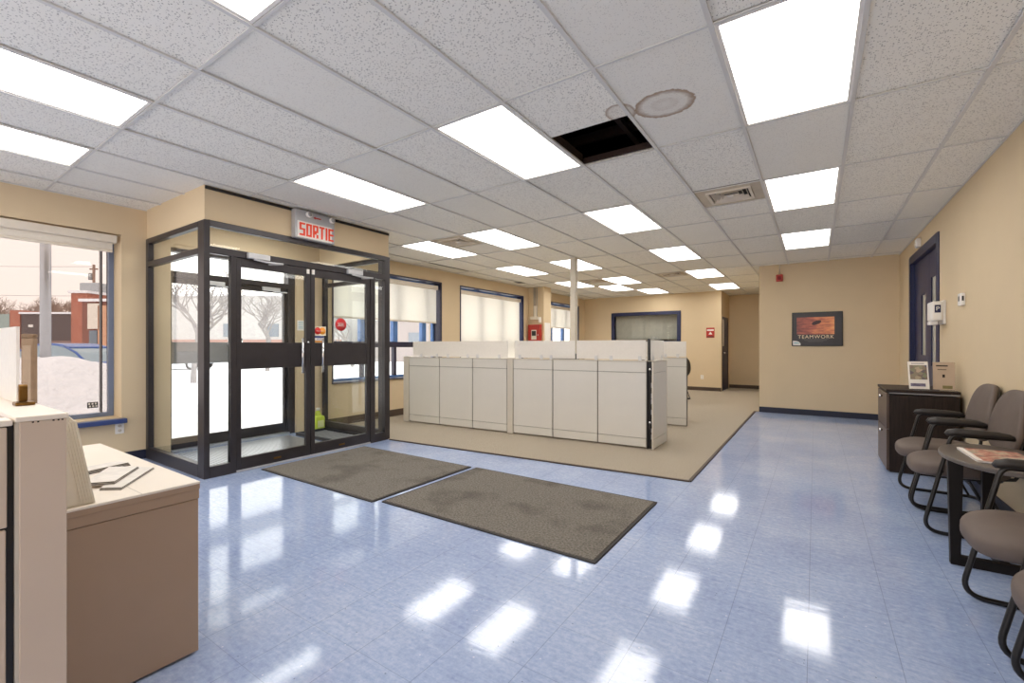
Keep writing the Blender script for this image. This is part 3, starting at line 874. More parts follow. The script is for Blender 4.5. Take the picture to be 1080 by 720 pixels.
# right wall door set
d6 = thing('door_6', 'navy double door set into the right wall', 'door', (XR, RD[0], 0), kind='structure')
f = MB(); e = .06
f.box(XR - .015, XR + .17, RD[0], RD[0] + .05, 0, RD[3]); f.box(XR - .015, XR + .17, RD[1] - .05, RD[1], 0, RD[3]); f.box(XR - .015, XR + .17, RD[0] + .05, RD[1] - .05, RD[3] - .05, RD[3])
f.box(XR - .012, XR, RD[0] - e, RD[0], 0, RD[3] + e); f.box(XR - .012, XR, RD[1], RD[1] + e, 0, RD[3] + e); f.box(XR - .012, XR, RD[0], RD[1], RD[3], RD[3] + e)
f.build('frame', 'navy', d6, bevel=.005)
lite = mat('grey_lite', rgb(188, 186, 176), .2)
def leaf(y0, y1, l0, l1, lz0, lz1):
    xa, xb = XR + .04, XR + .085
    L = MB().box(xa, xb, y0, l0, .01, RD[3] - .055).box(xa, xb, l1, y1, .01, RD[3] - .055).box(xa, xb, l0, l1, .01, lz0).box(xa, xb, l0, l1, lz1, RD[3] - .055).build('leaf', 'navy', d6, bevel=.004)
    box('vision_panel', lite, xa + .015, xb - .015, l0, l1, lz0, lz1, L)
leaf(RD[0] + .052, 7.79, 7.40, 7.69, 1.02, 2.14)
leaf(7.795, RD[1] - .052, 8.02, 8.32, 1.15, 1.97)

# ------------------------------------------------------------------ things on the walls
po = thing('poster', 'framed TEAMWORK poster with orange picture on the far wall', 'poster', (.02, YF, 1.58))
b = MB(); x0, x1, z0, z1 = -.36, .405, 1.27, 1.892
b.box(x0, x1, YF - .02, YF, z0, z0 + .02).box(x0, x1, YF - .02, YF, z1 - .02, z1).box(x0, x0 + .02, YF - .02, YF, z0 + .02, z1 - .02).box(x1 - .02, x1, YF - .02, YF, z0 + .02, z1 - .02)
b.build('frame', 'black', po, bevel=.003)
box('sheet', mat('poster_charcoal', rgb(40, 36, 40), .35, var=.2, scale=5), x0 + .02, x1 - .02, YF - .012, YF - .001, z0 + .02, z1 - .02, po)
def picture_mat():
    t = NT('orange_streak_picture'); t.set(.35)
    mp = t.add('ShaderNodeMapping'); mp.inputs['Scale'].default_value = (3, 1, 14); mp.inputs['Rotation'].default_value = (0, .25, 0)
    t.link(t.coords(), mp.inputs['Vector'])
    n = t.noise(mp.outputs[0], 2.0, 4)
    sp = t.add('ShaderNodeSeparateXYZ'); t.link(t.coords(), sp.inputs[0])
    k = t.math('ADD', t.math('MULTIPLY', n, .7), t.math('MULTIPLY', sp.outputs[0], .55))
    t.col(t.ramp(k, [(.1, rgb(104, 54, 52)), (.3, rgb(176, 92, 74)), (.48, rgb(232, 146, 96)), (.7, rgb(246, 190, 120))]))
    return t.m
pic = box('picture', picture_mat(), -.285, .285, YF - .0135, YF - .012, 1.485, 1.80, po)
sh = MB().superell((.02, YF - .0138, 1.70), (.075, .0012, .035), 1, 1, 24, 10, Matrix.Rotation(-.35, 4, 'Y'))
sh.superell((-.02, YF - .0138, 1.675), (.035, .0012, .022), 1, 1, 18, 8)
sh.build('dark_figure', mat('dark_maroon', rgb(58, 26, 30), .4), pic)
text_mesh('TEAMWORK', .088, 'lettering', mat('poster_letters', rgb(240, 214, 176), .5), po, Matrix.Translation(Vector((.005, YF - .013, 1.438)) - po.location) @ Matrix.Rotation(PI / 2, 4, 'X'),   .0008, 1.15)
b = MB()
for zz, hw in ((1.392, .20), (1.372, .17), (1.352, .12)): b.box(-hw, hw, YF - .0128, YF - .012, zz, zz + .005)
b.build('small_print', mat('grey_print', rgb(120, 112, 110), .5), po)
b = MB().prism([(-.345, 1.285), (-.225, 1.285), (-.225, 1.32), (-.25, 1.35), (-.29, 1.365), (-.345, 1.37)], YF - .0225, YF - .021, 'y')
cs = b.build('corner_label', 'white', po)
MB().prism([(-.33, 1.315), (-.24, 1.315), (-.25, 1.33), (-.29, 1.345), (-.33, 1.34)], YF - .0232, YF - .0225, 'y').build('label_print', mat('aqua_print', rgb(160, 196, 200), .5), cs)

st = thing('fire_alarm_horn', 'small red fire alarm on the far wall under the ceiling', 'fire alarm', (-.56, YF, 2.55))
box('body', 'red', -.615, -.505, YF - .06, YF, 2.49, 2.62, st, bevel=.008)
box('lens', mat('dark_red_lens', rgb(120, 20, 20), .2), -.59, -.53, YF - .068, YF - .06, 2.52, 2.59, st, bevel=.004)
MB().cyl((-.56, YF - .012, 2.62), (-.56, YF - .012, CEIL), .010, 12).build('conduit', 'offwhite', st)

ex = thing('safety_sign', 'small red and white safety sign on the back wall beside the corridor', 'sign', (-2.45, YB, 1.65))
box('plate', 'red', -2.56, -2.345, YB - .006, YB, 1.505, 1.79, ex)
b = MB().box(-2.54, -2.365, YB - .0072, YB - .006, 1.70, 1.745); b.prism([(-2.50, 1.60), (-2.45, 1.68), (-2.40, 1.60)], YB - .0072, YB - .006, 'y')
b.build('white_print', 'white', ex)
MB().box(-2.54, -2.365, YB - .0072, YB - .006, 1.52, 1.55).build('black_print', 'black', ex)

sd = thing('soap_dispenser', 'white hand sanitizer dispenser with navy logo on the right wall beside the door', 'dispenser', (XR, 6.76, 1.63))
box('back_plate', 'white', XR - .025, XR, 6.66, 6.88, 1.51, 1.77, sd, bevel=.006)
box('cover', 'white', XR - .12, XR - .025, 6.65, 6.89, 1.545, 1.76, sd, bevel=.018)
box('push_bar', 'white', XR - .125, XR - .06, 6.68, 6.86, 1.505, 1.545, sd, bevel=.008)
lg = box('logo', 'navy', XR - .095, XR - .045, 6.6485, 6.65, 1.635, 1.72, sd)
text_mesh('P', .06, 'lettering', 'white', lg, Matrix.Translation(Vector((XR - .07, 6.648, 1.677)) - sd.location) @ Matrix.Rotation(PI / 2, 4, 'X'), .0004)
th = thing('thermostat', 'small white thermostat on the right wall above the chairs', 'thermostat', (XR, 5.96, 1.71))
box('body', 'white', XR - .035, XR, 5.905, 6.015, 1.655, 1.775, th, bevel=.008)
box('display', 'black', XR - .0365, XR - .035, 5.945, 5.985, 1.70, 1.745, th)
box('display', 'black', XR - .026, XR - .012, 5.9035, 5.905, 1.70, 1.745, th)
ms = thing('motion_sensor', 'small white motion sensor on the right wall above the navy door', 'sensor', (XR, 8.1, 2.66))
box('body', 'white', XR - .05, XR, 8.04, 8.17, 2.60, 2.72, ms, bevel=.012)
MB().superell((XR - .05, 8.105, 2.64), (.012, .045, .03), 1, 1, 18, 10).build('lens', 'offwhite', ms)

# fire panel on the column
fp = thing('fire_alarm_cabinet', 'red fire alarm panel with black window on the tan column', 'fire alarm panel', (-6.06, 10.12, 1.60))
box('cabinet', 'red', -6.245, -5.885, 10.02, 10.12, 1.35, 1.83, fp, bevel=.006)
box('bezel', 'offwhite', -6.14, -5.99, 10.012, 10.02, 1.44, 1.69, fp)
box('display', 'black', -6.125, -6.005, 10.009, 10.012, 1.54, 1.665, fp)
MB().cyl((-5.945, 10.02, 1.56), (-5.945, 10.01, 1.56), .012, 12).build('key_switch', 'chrome', fp)
jb = thing('junction_box', 'small beige conduit box above the red panel on the column', 'junction box', (-6.08, 10.12, 2.02))
box('box_body', 'offwhite', -6.20, -5.98, 10.04, 10.12, 1.965, 2.04, jb, bevel=.004)
b = MB(); b.box(-6.10, -6.02, 10.07, 10.12, 2.04, 2.32)
b.build('riser_box', 'offwhite', jb, bevel=.004)
b = MB()
for xx in (-6.11, -6.075, -6.02): b.cyl((xx, 10.09, 2.04), (xx, 10.09, CEIL), .009, 10)
b.build('conduit', 'grey', jb)
box('side_box', 'white', -5.965, -5.90, 10.07, 10.12, 1.885, 2.02, jb, bevel=.006)
pp = thing('wall_notice', 'tall white sheet on the side of the column facing the room', 'notice', (-5.83, 10.31, 1.5))
box('sheet', 'white', -5.83, -5.826, 10.16, 10.46, 1.30, 1.88, pp)

# ------------------------------------------------------------------ partitions (long front run)
A = Vector((-5.478, 5.269, 0)); B = Vector((-1.699, 5.487, 0))
dr = (B - A).normalized(); ANG = math.atan2(dr.y, dr.x)
def on_run(x): return Vector((x, A.y + (x - A.x) * dr.y / dr.x, 0))
def panel(name, label, w, loc, rz, group, h=1.082, t=.08):
    """panel: local x along its width, front at y = 0 facing -y"""
    o = thing(name, label, 'partition', loc, rz, group)
    f = MB(); f.box(0, .012, .012, t - .006, .012, h - .012); f.box(w - .012, w, .012, t - .006, .012, h - .012); f.box(.012, w - .012, .02, t - .012, .03, h - .012)
    f.build('frame', 'seam', o, local=True)
    box('cap', 'paneltrim', 0, w, 0, t, h - .012, h, o, local=True, bevel=.003)
    g = .004
    for nm, z0, z1 in (('top_tile', .937, h - .015), ('middle_tile', .130, .931), ('base_tile', .022, .124)):
        box(nm, 'panel', .005, w - .005, 0, .02, z0, z1, o, local=True, bevel=.003)
        box(nm, 'panel', .004, w - .004, t - .012, t, z0, z1, o, local=True, bevel=.003)
    return o
segs = [(-5.614, -4.970, 'leftmost grey partition panel of the long front run, beside the entrance'),
        (-4.966, -4.325, 'grey partition panel, second from the left in the long front run'),
        (-4.321, -3.708, 'grey partition panel directly left of the middle post'),
        (-3.604, -2.980, 'grey partition panel directly right of the middle post'),
        (-2.976, -2.340, 'grey partition panel, second from the right end of the front run'),
        (-2.336, -1.712, 'grey partition panel at the right end of the front run, beside the open black channel')]
for x0, x1, lab in segs:
    p0 = on_run(x0); L = (on_run(x1) - p0).length
    panel('partition_panel', lab, L, p0 + Vector((0, 0, .01)), ANG, 'partition panels of the front run')
def post(label, x0, x1, h=1.085):
    p0 = on_run(x0); L = (on_run(x1) - p0).length
    o = thing('partition_post', label, 'partition post', p0 + Vector((0, 0, .01)), ANG)
    box('cover', 'paneltrim', 0, L, -.006, .084, 0, h - .01, o, local=True, bevel=.006)
    box('cap', 'paneltrim', -.002, L + .002, -.008, .086, h - .01, h + .004, o, local=True, bevel=.003)
post('beige post at the left end of the grey partitions', -5.74, -5.62)
post('beige post in the middle of the front partitions', -3.702, -3.610)
# open corner channel with hardware
p0 = on_run(-1.708)
oc = thing('corner_channel', 'open black corner channel with silver clips at the end of the front partitions', 'partition post', p0 + Vector((0, 0, .01)), ANG)
b = MB(); b.box(0, .008, .004, .08, 0, 1.07); b.box(.008, .064, .045, .07, 0, 1.07)
b.build('channel', 'black', oc, local=True)
for z in (.30, .95):
    c = MB().box(.014, .05, .012, .05, z - .05, z + .05).build('clip_body', 'black', oc, local=True, bevel=.006)
    MB().lathe([(.016, 0), (.014, .012)], (.034, .002, z + .025), 14, 'y').build('clip_screw', 'chrome', c, local=True)
b = MB()
for z in (.12, .2, .42, .55, .62, .75): b.box(.045, .06, .03, .05, z, z + .06)
b.build('slotted_strip', 'alum', oc, local=True)
# return panel seen from its end at the right; its outer face looks along +x
q0 = Vector((-1.640, 5.462, .01))
rt = thing('partition_panel', 'grey return partition panel turning the corner at the right end of the front run', 'partition', q0, 0, 'return partitions')
b = MB().box(-1.70, -1.64, 5.56, 6.05, .02, 1.07); b.build('frame', 'black', rt)
box('edge_strip', 'paneltrim', -1.640, -1.622, 5.458, 5.47, .015, 1.085, rt, bevel=.002)
for nm, z0, z1 in (('top_tile', .945, 1.075), ('middle_tile', .137, .941), ('base_tile', .022, .133)):
    box(nm, 'panel', -1.640, -1.624, 5.47, 6.055, z0, z1, rt, bevel=.003)
    box(nm, 'panel', -1.712, -1.700, 5.58, 6.055, z0, z1, rt, bevel=.003)
box('cap', 'paneltrim', -1.712, -1.622, 5.56, 6.06, 1.076, 1.09, rt, bevel=.003)
box('end_cap', 'paneltrim', -1.712, -1.622, 6.055, 6.07, .015, 1.076, rt, bevel=.003)
# second workstation behind
panel('partition_panel', 'grey partition panel standing alone behind the front run, near the back chair', .66, Vector((-2.325, 7.335, .01)), .012, 'back partitions')
q2 = panel('partition_panel', 'grey partition panel running back from the second workstation', .62, Vector((-2.34, 7.42, .01)), PI / 2, 'back partitions')

def acrylic(label, p0, p1, z0=1.096, z1=1.345, clips=(.15, .5, .85)):
    d = (p1 - p0); L = d.length; rz = math.atan2(d.y, d.x)
    o = thing('acrylic_screen', label, 'screen', Vector((p0.x, p0.y, z0)), rz, 'frosted white screens on the partitions')
    box('sheet', 'screen', 0, L, .036, .044, .006, z1 - z0, o, local=True)
    for c in clips:
        k = MB().box(c * L - .02, c * L + .02, .028, .052, -.004, .010)
        k.box(c * L - .02, c * L + .02, .028, .034, .01, .05); k.box(c * L - .02, c * L + .02, .046, .052, .01, .05)
        k.build('clip', 'silver', o, local=True, bevel=.002)
    return o
acrylic('long frosted white screen on the left half of the front partitions', on_run(-5.56), on_run(-3.72), clips=(.10, .28, .40, .61, .71, .92))
acrylic('frosted white screen on the front partitions just left of the thin pole', on_run(-3.60), on_run(-2.665), clips=(.09, .46, .62))
acrylic('frosted white screen on the front partitions just right of the thin pole', on_run(-2.645), on_run(-1.73), clips=(.30, .52, .92))
acrylic('short frosted white screen on the return partition at the right end', Vector((-1.622, 5.50, 0)), Vector((-1.622, 6.05, 0)), clips=(.15, .8))
acrylic('frosted white screen on the separate partition behind', Vector((-2.31, 7.335, 0)), Vector((-1.68, 7.343, 0)), clips=(.2, .5, .8))
# black joint between the screens at the corner
tag(MB().box(-1.705, -1.675, 5.50, 5.54, 1.092, 1.36).build('screen_joint', 'tube', bevel=.003), 'thin black upright joining the screens at the partition corner', 'joint')

# power pole
pw = thing('power_pole', 'thin beige pole rising to the ceiling behind the partitions', 'pole', (-3.5, 7.13, .01))
box('shaft', 'paneltrim', -3.55, -3.45, 7.08, 7.18, .012, CEIL - .005, pw, bevel=.005)
box('ceiling_collar', 'offwhite', -3.57, -3.43, 7.06, 7.20, CEIL - .02, CEIL - .004, pw, bevel=.003)
# workstation desk and monitor behind the screens
wd = thing('workstation_desk', 'grey workstation desk hidden behind the front partitions', 'desk', (-3.2, 6.0, .01))
box('worktop', 'desktop', -4.2, -2.2, 5.60, 6.25, .70, .73, wd, bevel=.004)
for xx in (-4.15, -3.2, -2.25): box('leg', 'grey', xx - .02, xx + .02, 5.66, 6.19, .012, .70, wd)
mo = thing('monitor', 'dark monitor blurred behind the frosted screen left of the thin pole', 'monitor', (-3.0, 5.75, .73))
box('screen', 'black', -3.20, -2.78, 5.745, 5.765, .80, 1.165, mo, bevel=.006)
MB().box(-3.01, -2.97, 5.765, 5.785, .735, .95).build('neck', 'black', mo)
box('foot', 'black', -3.1, -2.88, 5.70, 5.86, .731, .745, mo, bevel=.004)

# ------------------------------------------------------------------ floor mats
def floor_mat_thing(label, x0, x1, y0, y1):
    o = thing('floor_mat', label, 'mat', ((x0 + x1) / 2, (y0 + y1) / 2, 0), 0, 'entrance mats')
    b = MB(); e = .022
    b.box(x0, x1, y0, y0 + e, .0005, .009).box(x0, x1, y1 - e, y1, .0005, .009).box(x0, x0 + e, y0 + e, y1 - e, .0005, .009).box(x1 - e, x1, y0 + e, y1 - e, .0005, .009)
    b.build('border', 'matedge', o, bevel=.003)
    box('pile', 'matpile', x0 + e, x1 - e, y0 + e, y1 - e, .0005, .013, o, bevel=.004)
floor_mat_thing('grey-brown floor mat lying against the glass doors', -4.72, -2.985, 2.39, 3.67)
floor_mat_thing('darker grey-brown floor mat with damp stains, farther from the doors', -2.925, -1.062, 2.44, 3.682)

# ------------------------------------------------------------------ reception desk at the left
dk = thing('reception_desk', 'brown reception desk with cream top at the left', 'desk', (-2.7, .3, 0))
YD = .825
box('top', 'desktop', -3.42, -2.116, .362, YD, .700, .710, dk, bevel=.002)
box('top_edge', 'deskfront', -3.40, -2.117, .362, YD - .001, .680, .700, dk)
b = MB().box(-2.155, -2.122, .362, YD - .004, .01, .638); b.build('front_panel', 'deskfront', dk, bevel=.002)
box('apron', 'deskfront', -2.155, -2.119, .362, YD - .002, .640, .680, dk, bevel=.002)
box('end_panel', 'deskfront', -3.40, -2.155, YD - .035, YD - .006, .01, .680, dk, bevel=.002)
box('back_panel', 'deskfront', -3.40, -3.37, .362, YD - .035, .01, .680, dk)
box('seam', 'paneltrim', -3.42, -2.115,   .628, .631, .7095, .7104, dk)

# partition at the far left
rp = thing('partition_panel', 'beige partition at the left edge with open dark seam', 'partition', (-1.80, 0, .0), 0, 'reception partitions')
XP = -1.772
b = MB().box(XP - .07, XP - .012, -.42, .2535, .01, 1.058); b.build('frame', 'black', rp)
box('upper_tile', 'partend', XP - .012, XP + .002, -.42, .240, .79, 1.055, rp, bevel=.003)
box('lower_tile', 'partend', XP - .012, XP + .002, -.42, .238, .015, .784, rp, bevel=.003)
box('cap', 'desktop', XP - .078, XP + .004, -.42, .250, 1.058, 1.074, rp, bevel=.003)
ep = thing('partition_panel', 'taupe end of the partition beside the brown desk', 'partition', (-2.3, .31, 0), 0, 'reception partitions')
b = MB().box(-3.3, XP - .002, .272, .352, .01, 1.066); b.build('core', 'partend', ep, bevel=.002)
box('end_cover', 'partend', XP - .002, XP + .004, .262, .354, .01, 1.066, ep, bevel=.002)
box('edge_strip', 'paneltrim', XP - .06, XP - .001, .254, .272, .01, 1.066, ep)
box('cap', 'desktop', -3.3, XP + .006, .254, .358, 1.066, 1.080, ep, bevel=.003)
b = MB()
for y in (.285, .295, .325, .335, .343): b.box(XP + .0038, XP + .0048, y, y + .004, 1.061, 1.065)
b.build('chip', 'espresso_end', ep)
rs_ = thing('acrylic_screen', 'frosted white screen standing on the partition at the left edge', 'screen', (-2.7, .325, 1.08), 0, 'frosted white screens on the partitions')
box('sheet', 'screen', -3.25, -2.195, .318, .326, 1.082, 1.335, rs_)
cl = thing('screen_clip', 'small brass clip on the white partition top at the left edge', 'clip', (-2.08, .32, 1.08))
b = MB().box(-2.135, -2.085, .30, .345, 1.081, 1.092)
b.build('foot', 'brass', cl, bevel=.003)
b = MB().box(-2.135, -2.115, .312, .332, 1.092, 1.135); b.cyl((-2.125, .312, 1.135), (-2.125, .332, 1.135), .012, 16)
b.build('jaw', 'brass', cl, bevel=.002)

# brochure holder on the desk
bh = thing('brochure_holder', 'milky slanted plastic holder standing on the cream desk top', 'holder', (-2.2, .43, .710))
hm = sheet_mat('milky_plastic', rgb(240, 234, 222), .45, .28)
def slab(b, pts, t):
    """quad of four points given thickness t along its normal"""
    P = [Vector(p) for p in pts]; n = (P[1] - P[0]).cross(P[3] - P[0]).normalized() * t
    vs = P + [p + n for p in P]
    b._add(vs, [(0, 1, 2, 3), (7, 6, 5, 4), (0, 4, 5, 1), (1, 5, 6, 2), (2, 6, 7, 3), (3, 7, 4, 0)])
y0, y1 = .366, .50
b = MB(); slab(b, [(-2.25, y0, .712), (-2.13, y0, .712), (-2.13, y1, .712), (-2.25, y1, .712)], .004); b.build('base', hm, bh)
b = MB(); slab(b, [(-2.135, y0, .716), (-2.135, y1, .716), (-2.20, y1 - .035, 1.0), (-2.20, y0, 1.0)], .004)
for t_ in (.0, .25, .5, .75, 1.0):                       # moulded ribs
    yb = y1 - .004 - .03 * t_ ; yt = yb - .035
    slab(b, [(-2.131, yb - .004, .716), (-2.131, yb, .716), (-2.196, yt, 1.0), (-2.196, yt - .004, 1.0)], .004)
b.build('front_face', hm, bh)
b = MB(); slab(b, [(-2.245, y0, .716), (-2.245, y1, .716), (-2.285, y1 - .035, 1.01), (-2.285, y0, 1.01)], .004); b.build('back_face', hm, bh)
b = MB(); slab(b, [(-2.245, y1, .716), (-2.135, y1, .716), (-2.20, y1 - .035, 1.0), (-2.285, y1 - .035, 1.01)], .004); b.build('side_face', hm, bh)

# newspapers and papers on the desk
def newspaper(label, pts, z, h, thick_pages=5):
    """folded paper whose outline is the four desk points pts"""
    c = sum((Vector((x, y, 0)) for x, y in pts), Vector()) / len(pts)
    o = thing('newspaper', label, 'newspaper', (c.x, c.y, z), 0, 'newspapers on the reception desk')
    for k in range(thick_pages):
        g = 1.0 - .012 * k
        q = [((x - c.x) * g + .002 * (k % 2), (y - c.y) * g) for x, y in pts]
        b = MB().prism(q, h * k / thick_pages, h * (k + 1) / thick_pages - .0005)
        b.build('page', 'paperdark' if k % 2 else 'paper', o, local=True)
    return o
newspaper('folded newspaper pointing at the desk corner, lowest of the papers on the desk', [(-2.30, .55), (-2.235, .60), (-2.50, .79), (-2.59, .74)], .7105, .010)
newspaper('dark edged newspaper lying crosswise on the folded newspaper', [(-2.38, .52), (-2.31, .60), (-2.52, .74), (-2.62, .66)], .7208, .012)
newspaper('newspaper with a thick dark fold, farthest from the desk front', [(-2.70, .47), (-2.60, .52), (-2.66, .75), (-2.74, .72)], .7105, .018, 7)

# ------------------------------------------------------------------ right side: cabinet and brochures
CX0, CX1, CY0, CY1, CH = .597, 1.135, 5.88, 6.62, .835
cb = thing('filing_cabinet', 'dark espresso two drawer cabinet against the right wall', 'cabinet', (.87, 6.25, 0))
b = MB().box(CX0 + .022, CX1, CY0 + .012, CY1 - .012, .015, CH - .055); b.build('carcass', 'espresso', cb, bevel=.002)
box('top', 'espresso', CX0 - .004, CX1 + .004, CY0 - .004, CY1 + .004, CH - .026, CH, cb, bevel=.003)
box('metal_strip', 'grey', CX0 + .02, CX1, CY0 + .006, CY0 + .02, CH - .042, CH - .031, cb)
for nm, z0, z1 in (('drawer', .02, .43), ('drawer', .438, .795)):
    dd = box(nm, 'drawer', CX0, CX0 + .021, CY0 + .006, CY1 - .006, z0, z1, cb, bevel=.003)
    for yk in (CY0 + .22, ):
        MB().lathe([(.008, 0), (.014, -.012), (.016, -.022), (.010, -.028)], (CX0, yk + .12, z1 - .055), 16, 'x').build('knob', 'chrome', dd)
box('plinth', 'black', CX0 + .03, CX1 - .02, CY0 + .03, CY1 - .03, 0, .018, cb)

def flyer_mat(name, paper, cols):
    t = NT(name); t.set(.5)
    vo = t.add('ShaderNodeTexVoronoi', Scale=34.0); t.link(t.coords(), vo.inputs['Vector'])
    s = t.add('ShaderNodeSeparateColor'); t.link(vo.outputs['Color'], s.inputs[0])
    t.col(t.ramp(s.outputs[0], cols))
    return t.m
def stand(label, x, y, w, h, rz, page_m, blocks):
    o = thing('sign_holder', label, 'sign holder', (x, y, CH), rz, 'flyer stands on the cabinet')
    R = Matrix.Rotation(-.22, 4, 'X')
    MB().box(-w / 2, w / 2, -.09, .02, .0, .003).build('foot', 'acrylic', o, local=True)
    MB().box(-w / 2, w / 2, -.0015, .0015, 0.002, h, Matrix.Translation((0, 0, .004)) @ R).build('acrylic_sheet', 'acrylic', o, local=True)
    pg = MB().box(-w / 2 + .004, w / 2 - .004, -.0035, -.002, .004, h - .003, Matrix.Translation((0, 0, .004)) @ R).build('page', page_m, o, local=True)
    for nm, m, x0, x1, z0, z1 in blocks:
        MB().box(x0, x1, -.0042, -.0035, z0, z1, Matrix.Translation((0, 0, .004)) @ R).build(nm, m, pg, local=True)
    return o
photo = flyer_mat('small_photos', None, [(0, rgb(72, 84, 116)), (.25, rgb(128, 110, 96)), (.5, rgb(150, 138, 120)), (.75, rgb(120, 134, 104)), (1.0, rgb(196, 172, 150))])
stand('white flyer of small photos in a clear stand on the dark cabinet', .86, 5.985, .165, .285, .12, 'white',
      [('photo_block', photo, -.065, .068, .10, .245), ('print_block', mat('slate_print', rgb(110, 104, 128), .5, var=.5, scale=60), -.065, .05, .03, .06), ('print_line', 'grey', -.05, .05, .258, .266)])
stand('brown flyer in a clear stand on the dark cabinet, next to the white flyer', 1.045, 6.012, .165, .28, -.1, mat('brown_page', rgb(182, 160, 136), .5, var=.06),
      [('print_line', 'espresso', -.055, .03, .235, .247), ('print_line', 'espresso', -.045, .02, .20, .206), ('print_block', 'espresso', -.01, .008, .125, .155), ('print_block', mat('olive_print', rgb(120, 110, 60), .5, var=.4), -.01, .06, .015, .045)])

# ------------------------------------------------------------------ guest chairs
def bez(p0, p1, p2, n):
    return [Vector(p0) * (1 - t) ** 2 + Vector(p1) * 2 * t * (1 - t) + Vector(p2) * t * t for t in [i / n for i in range(n + 1)]]
def make_chair():
    o = thing('guest_chair', '', 'chair')
    # local: faces -x, width along y
    def swarp(p):
        p = p.copy()
        if p.z > 0: p.z -= .018 * math.exp(-((p.x - .02) ** 2 + p.y ** 2) / .03)
        if p.x < -.05: p.z -= .35 * (p.x + .05) ** 2 * 2.2
        p.y *= 1.0 - .10 * max(0, p.x) / .24
        return p
    MB().superell((-.042, 0, .435), (.255, .265, .062), .55, .62, 48, 24, None, swarp).build('seat', 'seat', o, local=True)
    MB().superell((-.02, 0, .385), (.19, .20, .022), .4, .4, 32, 12).build('seat_pan', 'black', o, local=True)
    def bwarp(p):
        p = p.copy()
        p.x += .30 * p.y * p.y * -1.1
        p.y *= 1.0 - .26 * max(0, (p.z + .04)) / .25
        return p
    R = Matrix.Rotation(.19, 4, 'Y')
    MB().superell((.238, 0, .755), (.036, .298, .222), .6, .72, 44, 26, R, bwarp).build('backrest', 'seat', o, local=True)
    MB().superell((.251, 0, .752), (.024, .291, .214), .55, .72, 44, 22, R, bwarp).build('back_shell', 'black', o, local=True)
    for s in (-1, 1):
        y = s * .272
        path = [Vector((.19, y, .678)), Vector((-.04, y, .678))]
        path += bez((-.08, y, .678), (-.112, y, .675), (-.122, y, .635), 6)
        path += [Vector((-.20, y, .28))]
        path += bez((-.238, y, .11), (-.258, y, .0125), (-.15, y, .0125), 8)
        path += [Vector((.12, y, .0125))]
        path += bez((.18, y, .0125), (.25, y, .0125), (.25, s * .19, .0125), 6)
        path += [Vector((.25, s * .001, .0125))]
        MB().tube(path, .0125, 12).build('sled_leg', 'tube', o, local=True)
        # arm pad, fat in front and thinning to the rear
        ap = [Vector((-.142, y, .680)), Vector((-.128, y, .692)), Vector((-.09, y, .699)), Vector((0, y, .699)), Vector((.10, y, .697)), Vector((.155, y, .693)), Vector((.175, y, .690))]
        MB().tube(ap, [.012, .021, .025, .025, .023, .018, .010], 14).build('armrest', 'armpad', o, local=True)
        MB().tube([(.17, y, .682), (.21, s * .262, .684), (.235, s * .20, .69), (.25, s * .10, .695)], .011, 10).build('arm_bracket', 'tube', o, local=True)
        MB().tube([(.10, s * .15, .385), (.21, s * .15, .40), (.245, s * .15, .46), (.255, s * .15, .62)], .011, 10).build('back_upright', 'tube', o, local=True)
        MB().tube([(-.165, y, .435), (-.12, s * .19, .385)], .010, 8).build('seat_bracket', 'tube', o, local=True)
    MB().tube([(.03, -.272, .375), (.03, .272, .375)], .011, 10).build('crossbar', 'tube', o, local=True)
    for s in (-1, 1):
        MB().tube([(.03, s * .272, .375), (.20, s * .272, .0125 + .012)], .009, 8).build('rear_stay', 'tube', o, local=True)
    return o
ch = make_chair()
CH = [(.866, 5.00, 0.0, 'taupe guest chair beside the dark cabinet, farthest of the row'),
      (.866, 4.40, 0.0, 'taupe guest chair between the farthest chair and the oval side table'),
      (.868, 2.89, 0.0, 'taupe guest chair right in front of the oval side table'),
      (.868, 2.20, 0.0, 'taupe guest chair mostly cut off at the bottom right corner')]
for i, (x, y, rz, lab) in enumerate(CH):
    c = ch if i == 0 else copy_tree(ch)
    c.location = (x, y, 0); c.rotation_euler = (0, 0, rz)
    tag(c, lab, 'chair', 'guest chairs along the right wall')
c = copy_tree(ch); c.location = (-2.80, 11.15, .01); c.rotation_euler = (0, 0, -.6)
tag(c, 'dark chair half hidden behind the separate back partition', 'chair', 'chair at the back')
for o_ in [x for x in bpy.data.objects if x.parent is c and x.name.split('.')[0] in ('seat', 'backrest')]:
    o_.data = o_.data.copy(); o_.data.materials[0] = M['armpad']

# ------------------------------------------------------------------ oval side table and magazine
TX, TY, TZ = .895, 3.75, .625
tt = thing('side_table', 'dark oval side table with black slab legs between the guest chairs', 'table', (TX, TY, 0))
b = MB().prism([(TX + .262 * cos(2 * PI * k / 56), TY + .42 * sin(2 * PI * k / 56)) for k in range(56)], TZ - .026, TZ)
b.build('tabletop', 'tabletop', tt, bevel=.006)
def uframe(b, x0, x1, y0, y1, w, th, along):
    if along == 'x':
        b.prism([(x0, 0), (x1, 0), (x1, TZ - .026), (x1 - w, TZ - .026), (x1 - w, w), (x0 + w * .8, w), (x0 + w, TZ - .026), (x0 - .012, TZ - .026)], y0, y1, 'y')
b = MB(); uframe(b, .655, 1.115, 3.605, 3.645, .055, .04, 'x'); b.build('leg_frame', 'espresso_end', tt, bevel=.003)
b = MB().box(.862, .918, 3.955, 3.995, 0, TZ - .026); b.build('leg', 'espresso_end', tt, bevel=.003)
b = MB().box(.87, .91, 3.645, 3.955, 0, .05); b.build('foot_rail', 'espresso_end', tt, bevel=.003)
b = MB().prism([(.73, 3.645), (1.10, 3.645), (1.06, 3.93), (.92, 4.03), (.80, 3.95)], .215, .235); b.build('shelf', 'espresso', tt, bevel=.003)
